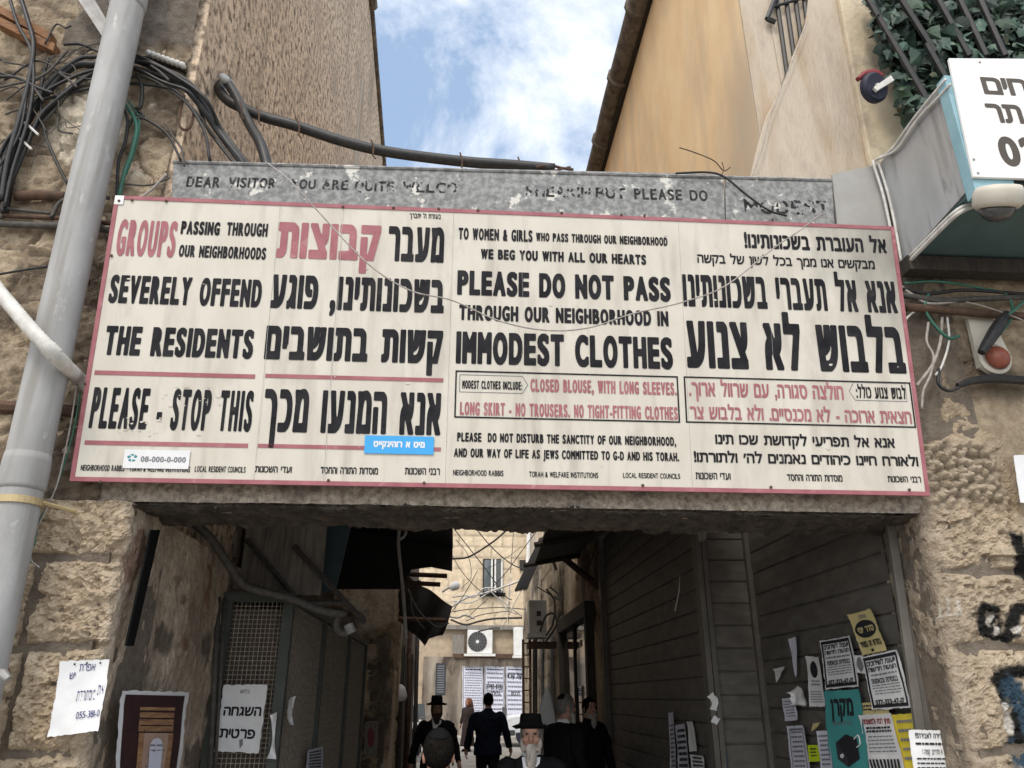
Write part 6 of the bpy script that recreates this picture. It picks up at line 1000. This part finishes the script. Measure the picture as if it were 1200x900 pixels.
    if hat:
        bw, ch, up = hat
        def hf(q):
            n = 32; pr = [(.084, .0), (.09, -.006), (bw * .8, -.004 + up * .3), (bw, up), (bw + .003, up + .006), (bw * .8, .008 + up * .3), (.094, .008), (.092, .02), (.089, ch * .7), (.080, ch * .97), (.06, ch * .985), (.03, ch * .93), (.001, ch * .92)]
            q.add([(r * math.cos(a) * .94, r * math.sin(a) * 1.10 - .002, 1.682 + hh - .012 * math.cos(2 * a) * (r > .1)) for r, hh in pr for a in [2 * math.pi * k / n for k in range(n)]], [(i * n + k, i * n + (k + 1) % n, (i + 1) * n + (k + 1) % n, (i + 1) * n + k) for i in range(len(pr) - 1) for k in range(n)])
        ho = hpart('hat', M_felt, hf); hpart('hat_band', M_coat, lambda q: loft(q, [(0, -.002, 1.692, .0945 * .97, .1045), (0, -.002, 1.718, .0935 * .97, .1035)], 28, 2), par=ho)
    if kippah: hpart('kippah', M_felt, lambda q: q.lathe([(.072 * math.sin(t), .110 * math.cos(t) - .0) for t in np.linspace(1.0, 0.02, 7)], (0, -.03, 1.652), (0, -.12, 1), 20))
    # clothes
    b = MB(); hw_ = .19 * W_
    rows = [(0, 0, hem, hw_ * (1.12 if hem < .7 else 1.02), .15), (0, 0, .95, hw_, .142), (0, .005, 1.10, .172 * W_, .135), (0, 0, 1.28, .192 * W_, .145), (0, -.01, 1.38, .196 * W_, .125), (0, -.012, 1.44, .15 * W_, .10), (0, -.014, 1.485, .078, .076)]
    if dress: rows[0] = (0, 0, .18, .26, .24)
    loft(b, rows, 24)
    for (el, wr), sd in zip(arms, (-1, 1)):
        sh = np.array([.180 * sd * W_, -.01, 1.395]); el = np.array(el); wr = np.array(wr); b.tube([sh + [-.075 * sd, .0, .02], sh + [-.03 * sd, 0, .012], sh, sh * .55 + el * .45 + [.006 * sd, 0, 0], el, el * .4 + wr * .6, wr * .98 + el * .02], [.045, .068, .076, .070, .062, .056, .050], 14)
    ct = fused(b, 'coat' if not dress else 'dress', coat, root, X, .012, 3, fold=.045)
    if shirt:
        def front(z): zz = [r[2] for r in rows]; return np.interp(z, zz, [r[4] + r[1] for r in rows])
        q = MB(); zs = np.linspace(1.02, 1.475, 12); G = np.array([[(u * (.008 + .062 * ((zz - 1.02) / .455) ** 1.1), front(zz) * (1 - .10 * abs(u)) + .006, zz) for u in (-1, -.5, 0, .5, 1)] for zz in zs]); q.grid(G); q.grid(G - np.array([0, .012, 0])); q.v = [tuple(p) for p in X(q.v)]; q.build('shirt', M_shirt, root, smooth=True)
    q = MB(); q.tube([(0, -.014, 1.475), (0, -.008, 1.512)], [.078, .066], 18); q.v = [tuple(p) for p in X(q.v)]; q.build('collar', M_shirt if shirt else coat, root, smooth=True)
    if not dress:
        b = MB(); loft(b, [(0, 0, .84, .15 * W_, .11), (0, 0, .97, .172 * W_, .122), (0, 0, 1.02, .168 * W_, .12)])
        for (kn, an), sd in zip(legs, (-1, 1)): hp = np.array([.09 * sd, 0, .90]); kn = np.array(kn); an = np.array(an); b.tube([hp, (hp + kn) / 2, kn, (kn + an) / 2, an + [0, 0, -.01]], [.108, .092, .076, .072, .066], 14)
        fused(b, 'trousers', trousers, root, X, .013, 3, fold=.03)
    for (kn, an), sd in zip(legs, (-1, 1)):
        an = np.array(an); q = MB(); q.tube([an + [0, -.075, -.05], an + [0, -.05, -.045], an + [0, .06, -.045], an + [0, .15, -.060], an + [0, .185, -.066]], [.03, .046, .050, .040, .02], 12); q.v = [tuple(p) for p in X(q.v)]; q.build('shoe', M_felt, root, smooth=True)
    return root
def at(px, py, Y): p = onY(px, py, Y); return p[0]
person('old man in a wide black hat and glasses with a full grey beard', at(622, 870, 1.9), 1.9, 0, 1.585, math.pi - .08, hat=(.150, .105, .016), beard=(M_beardwhite, .14), stoop=.35, hair=M_hairgrey, glasses=True, stride=.5, hem=.5, build_=1.08)
person('person with dark cropped hair seen from behind nearest the camera', at(514, 880, .05), .05, 0, 1.56, .05, kippah=True, hair=mat('dusky hair', (.016, .014, .012), (.007, .006, .005), 70, rough=1.0, spec=.0, bump=.8), shirt=False, stride=.4, hem=.7)
person('man in black hat and long open coat with a brown beard walking on the left', at(511, 850, 7.8), 7.8, 0, 1.68, math.pi + .12, hat=(.165, .13, .015), beard=(M_beardbrown, .06), stride=.6, hem=.42, arms=(((-.29, .00, 1.14), (-.33, .12, .92)), ((.29, -.02, 1.14), (.33, -.06, .90))), build_=1.08)
w5 = person('man in a navy jacket walking away in the middle of the alley', at(572, 850, 9.6), 9.6, gz(9.6), 1.74, -.03, coat=M_navy, hem=.83, hair=M_hairdark, kippah=True, shirt=False, stride=.55, arms=(((-.30, -.04, 1.16), (-.34, -.02, .92)), ((.30, .02, 1.16), (.36, .12, .93))), build_=1.16)
person('grey haired man with a black skullcap turned towards the glass door', at(660, 860, 4.5), 4.5, 0, 1.74, -1.0, hair=M_hairgrey, kippah=True, shirt=True, hem=.55, headturn=-.2, stoop=.15, beard=(M_beardgrey, .03), build_=1.1)
person('bearded man in black standing in the shade by the glass door', at(690, 820, 6.3), 6.3, 0, 1.70, math.pi + .5, hair=M_hairdark, beard=(M_beardgrey, .10), shirt=False, hem=.55)
person('woman in a long dark dress with reddish hair far along the alley', at(548, 850, 20.5), 20.5, gz(20.5) - .0, 1.40, math.pi - .7, hair=mat('auburn hair', (.19, .075, .04), rough=.8), coat=mat('brown black cloth', (.035, .022, .02), rough=.9), shirt=False, dress=True)
wm = [o for o in bpy.data.objects if o.get('label', '').startswith('woman in a long')][0]; wo = ORI[wm.name]
q = MB(); ell(q, wo + np.array([0, 0, 1.30]), .115, .115, .14, 14); ell(q, wo + np.array([.02, .05, 1.20]), .12, .10, .14, 12); hx = math.pi - .7; q.v = [tuple(np.array(p) + np.array([-math.sin(hx), math.cos(hx), 0]) * -.045) for p in q.v]; q.build('long_hair', MATS['auburn hair'], wm, smooth=True)
pp = MB(); c = onY(590, 842, 9.72); pp.hexa([c + [-.03, 0, -.14], c + [.06, 0, -.16], c + [.05, 0, .16], c + [-.02, 0, .18], c + [-.03, .02, -.14], c + [.06, .02, -.16], c + [.05, .02, .16], c + [-.02, .02, .18]]); tag(pp.build('paper_folder', M_paper), 'white folded papers held by the man in the navy jacket', 'papers')

# ================================================================== STREET TRAFFIC AT THE END
car = thing('parked_car', 'white parked car half hidden behind the right alley corner', 'car', (3.4, 22.6, .33))
cx0, cx1, cy0, cy1, cz = 1.45, 5.4, 21.8, 23.4, .33
def carside(z): return z + cz
prof = [(cx0, .35), (cx0, .72), (cx0 + .25, .86), (cx0 + 1.05, .95), (cx1 - .5, .98), (cx1, .85), (cx1, .35)]
part('body', M_carwhite, car, lambda b: b.prism([(x_, cy0, carside(z_)) for x_, z_ in prof], (0, cy1 - cy0, 0)), bevel=.06)
part('cabin', M_carwhite, car, lambda b: b.hexa([(cx0 + .95, cy0 + .06, carside(.95)), (cx1 - .35, cy0 + .06, carside(.97)), (cx1 - .8, cy0 + .2, carside(1.46)), (cx0 + 1.7, cy0 + .2, carside(1.46)), (cx0 + .95, cy1 - .06, carside(.95)), (cx1 - .35, cy1 - .06, carside(.97)), (cx1 - .8, cy1 - .2, carside(1.46)), (cx0 + 1.7, cy1 - .2, carside(1.46))]), bevel=.03)
part('side_window', M_glass, car, lambda b: b.prism([(cx0 + 1.2, cy0 + .075, carside(1.0)), (cx1 - .6, cy0 + .075, carside(1.0)), (cx1 - .9, cy0 + .165, carside(1.4)), (cx0 + 1.72, cy0 + .165, carside(1.4))], (0, .02, 0)))
for x_ in (cx0 + .75, cx1 - .75):
    tw_ = part('wheel', M_tyre, car, lambda b: b.lathe([(.2, -.02), (.3, -.02), (.315, .05), (.315, .17), (.2, .18)], (x_, cy0 + .03, cz + .315), (0, 1, 0), 24)); part('rim', M_steel, tw_, lambda b: b.lathe([(.19, -.025), (.08, -.03), (.02, -.03)], (x_, cy0 + .03, cz + .315), (0, 1, 0), 16))
part('headlight', M_acwhite, car, lambda b: b.box(cx0 - .02, cx0 + .16, cy0 - .015, cy0 + .25, carside(.64), carside(.76))); part('bumper', M_acdark, car, lambda b: b.box(cx0 - .05, cx0 + .4, cy0 - .03, cy1 + .03, carside(.30), carside(.46)), bevel=.02)
for i, (x_, y_, lab) in enumerate(((-1.10, 18.2, 'dark motor scooter parked past the dark doorways on the left'), (-.98, 19.6, 'second motor scooter with a pale shield standing behind the first'))):
    zz = gz(y_); sc = thing('motor_scooter', lab, 'scooter', (x_, y_, zz), 'scooters parked at the alley end')
    for yy_ in (-.6, .6): part('wheel', M_tyre, sc, lambda b: b.lathe([(.08, -.05), (.2, -.05), (.23, 0), (.2, .05), (.08, .05)], (x_, y_ + yy_, zz + .23), (1, 0, 0), 20))
    part('body', M_coat if i == 0 else M_carwhite, sc, lambda b: b.prism([(x_ - .14, y_ + a, zz + c) for a, c in ((-.55, .40), (-.42, .85), (-.34, .85), (-.28, .38), (.1, .30), (.15, .62), (.7, .70), (.75, .50), (.4, .32), (.1, .22), (-.3, .25))], (.28, 0, 0)), bevel=.03)
    part('seat', M_felt, sc, lambda b: b.box(x_ - .13, x_ + .13, y_ + .12, y_ + .75, zz + .70, zz + .80), bevel=.03); part('handlebar', M_steel, sc, lambda b: b.tube([(x_ - .32, y_ - .30, zz + 1.02), (x_, y_ - .38, zz + .95), (x_ + .32, y_ - .30, zz + 1.02)], .018, 6)); part('windshield', M_glass, sc, lambda b: b.prism([(x_ - .18, y_ - .46, zz + .9), (x_ + .18, y_ - .46, zz + .9), (x_ + .13, y_ - .38, zz + 1.3), (x_ - .13, y_ - .38, zz + 1.3)], (0, .01, 0))); part('headlight', M_acwhite, sc, lambda b: b.lathe([(.02, .02), (.08, .02), (.06, -.04)], (x_, y_ - .5, zz + .82), (0, 1, 0), 12))
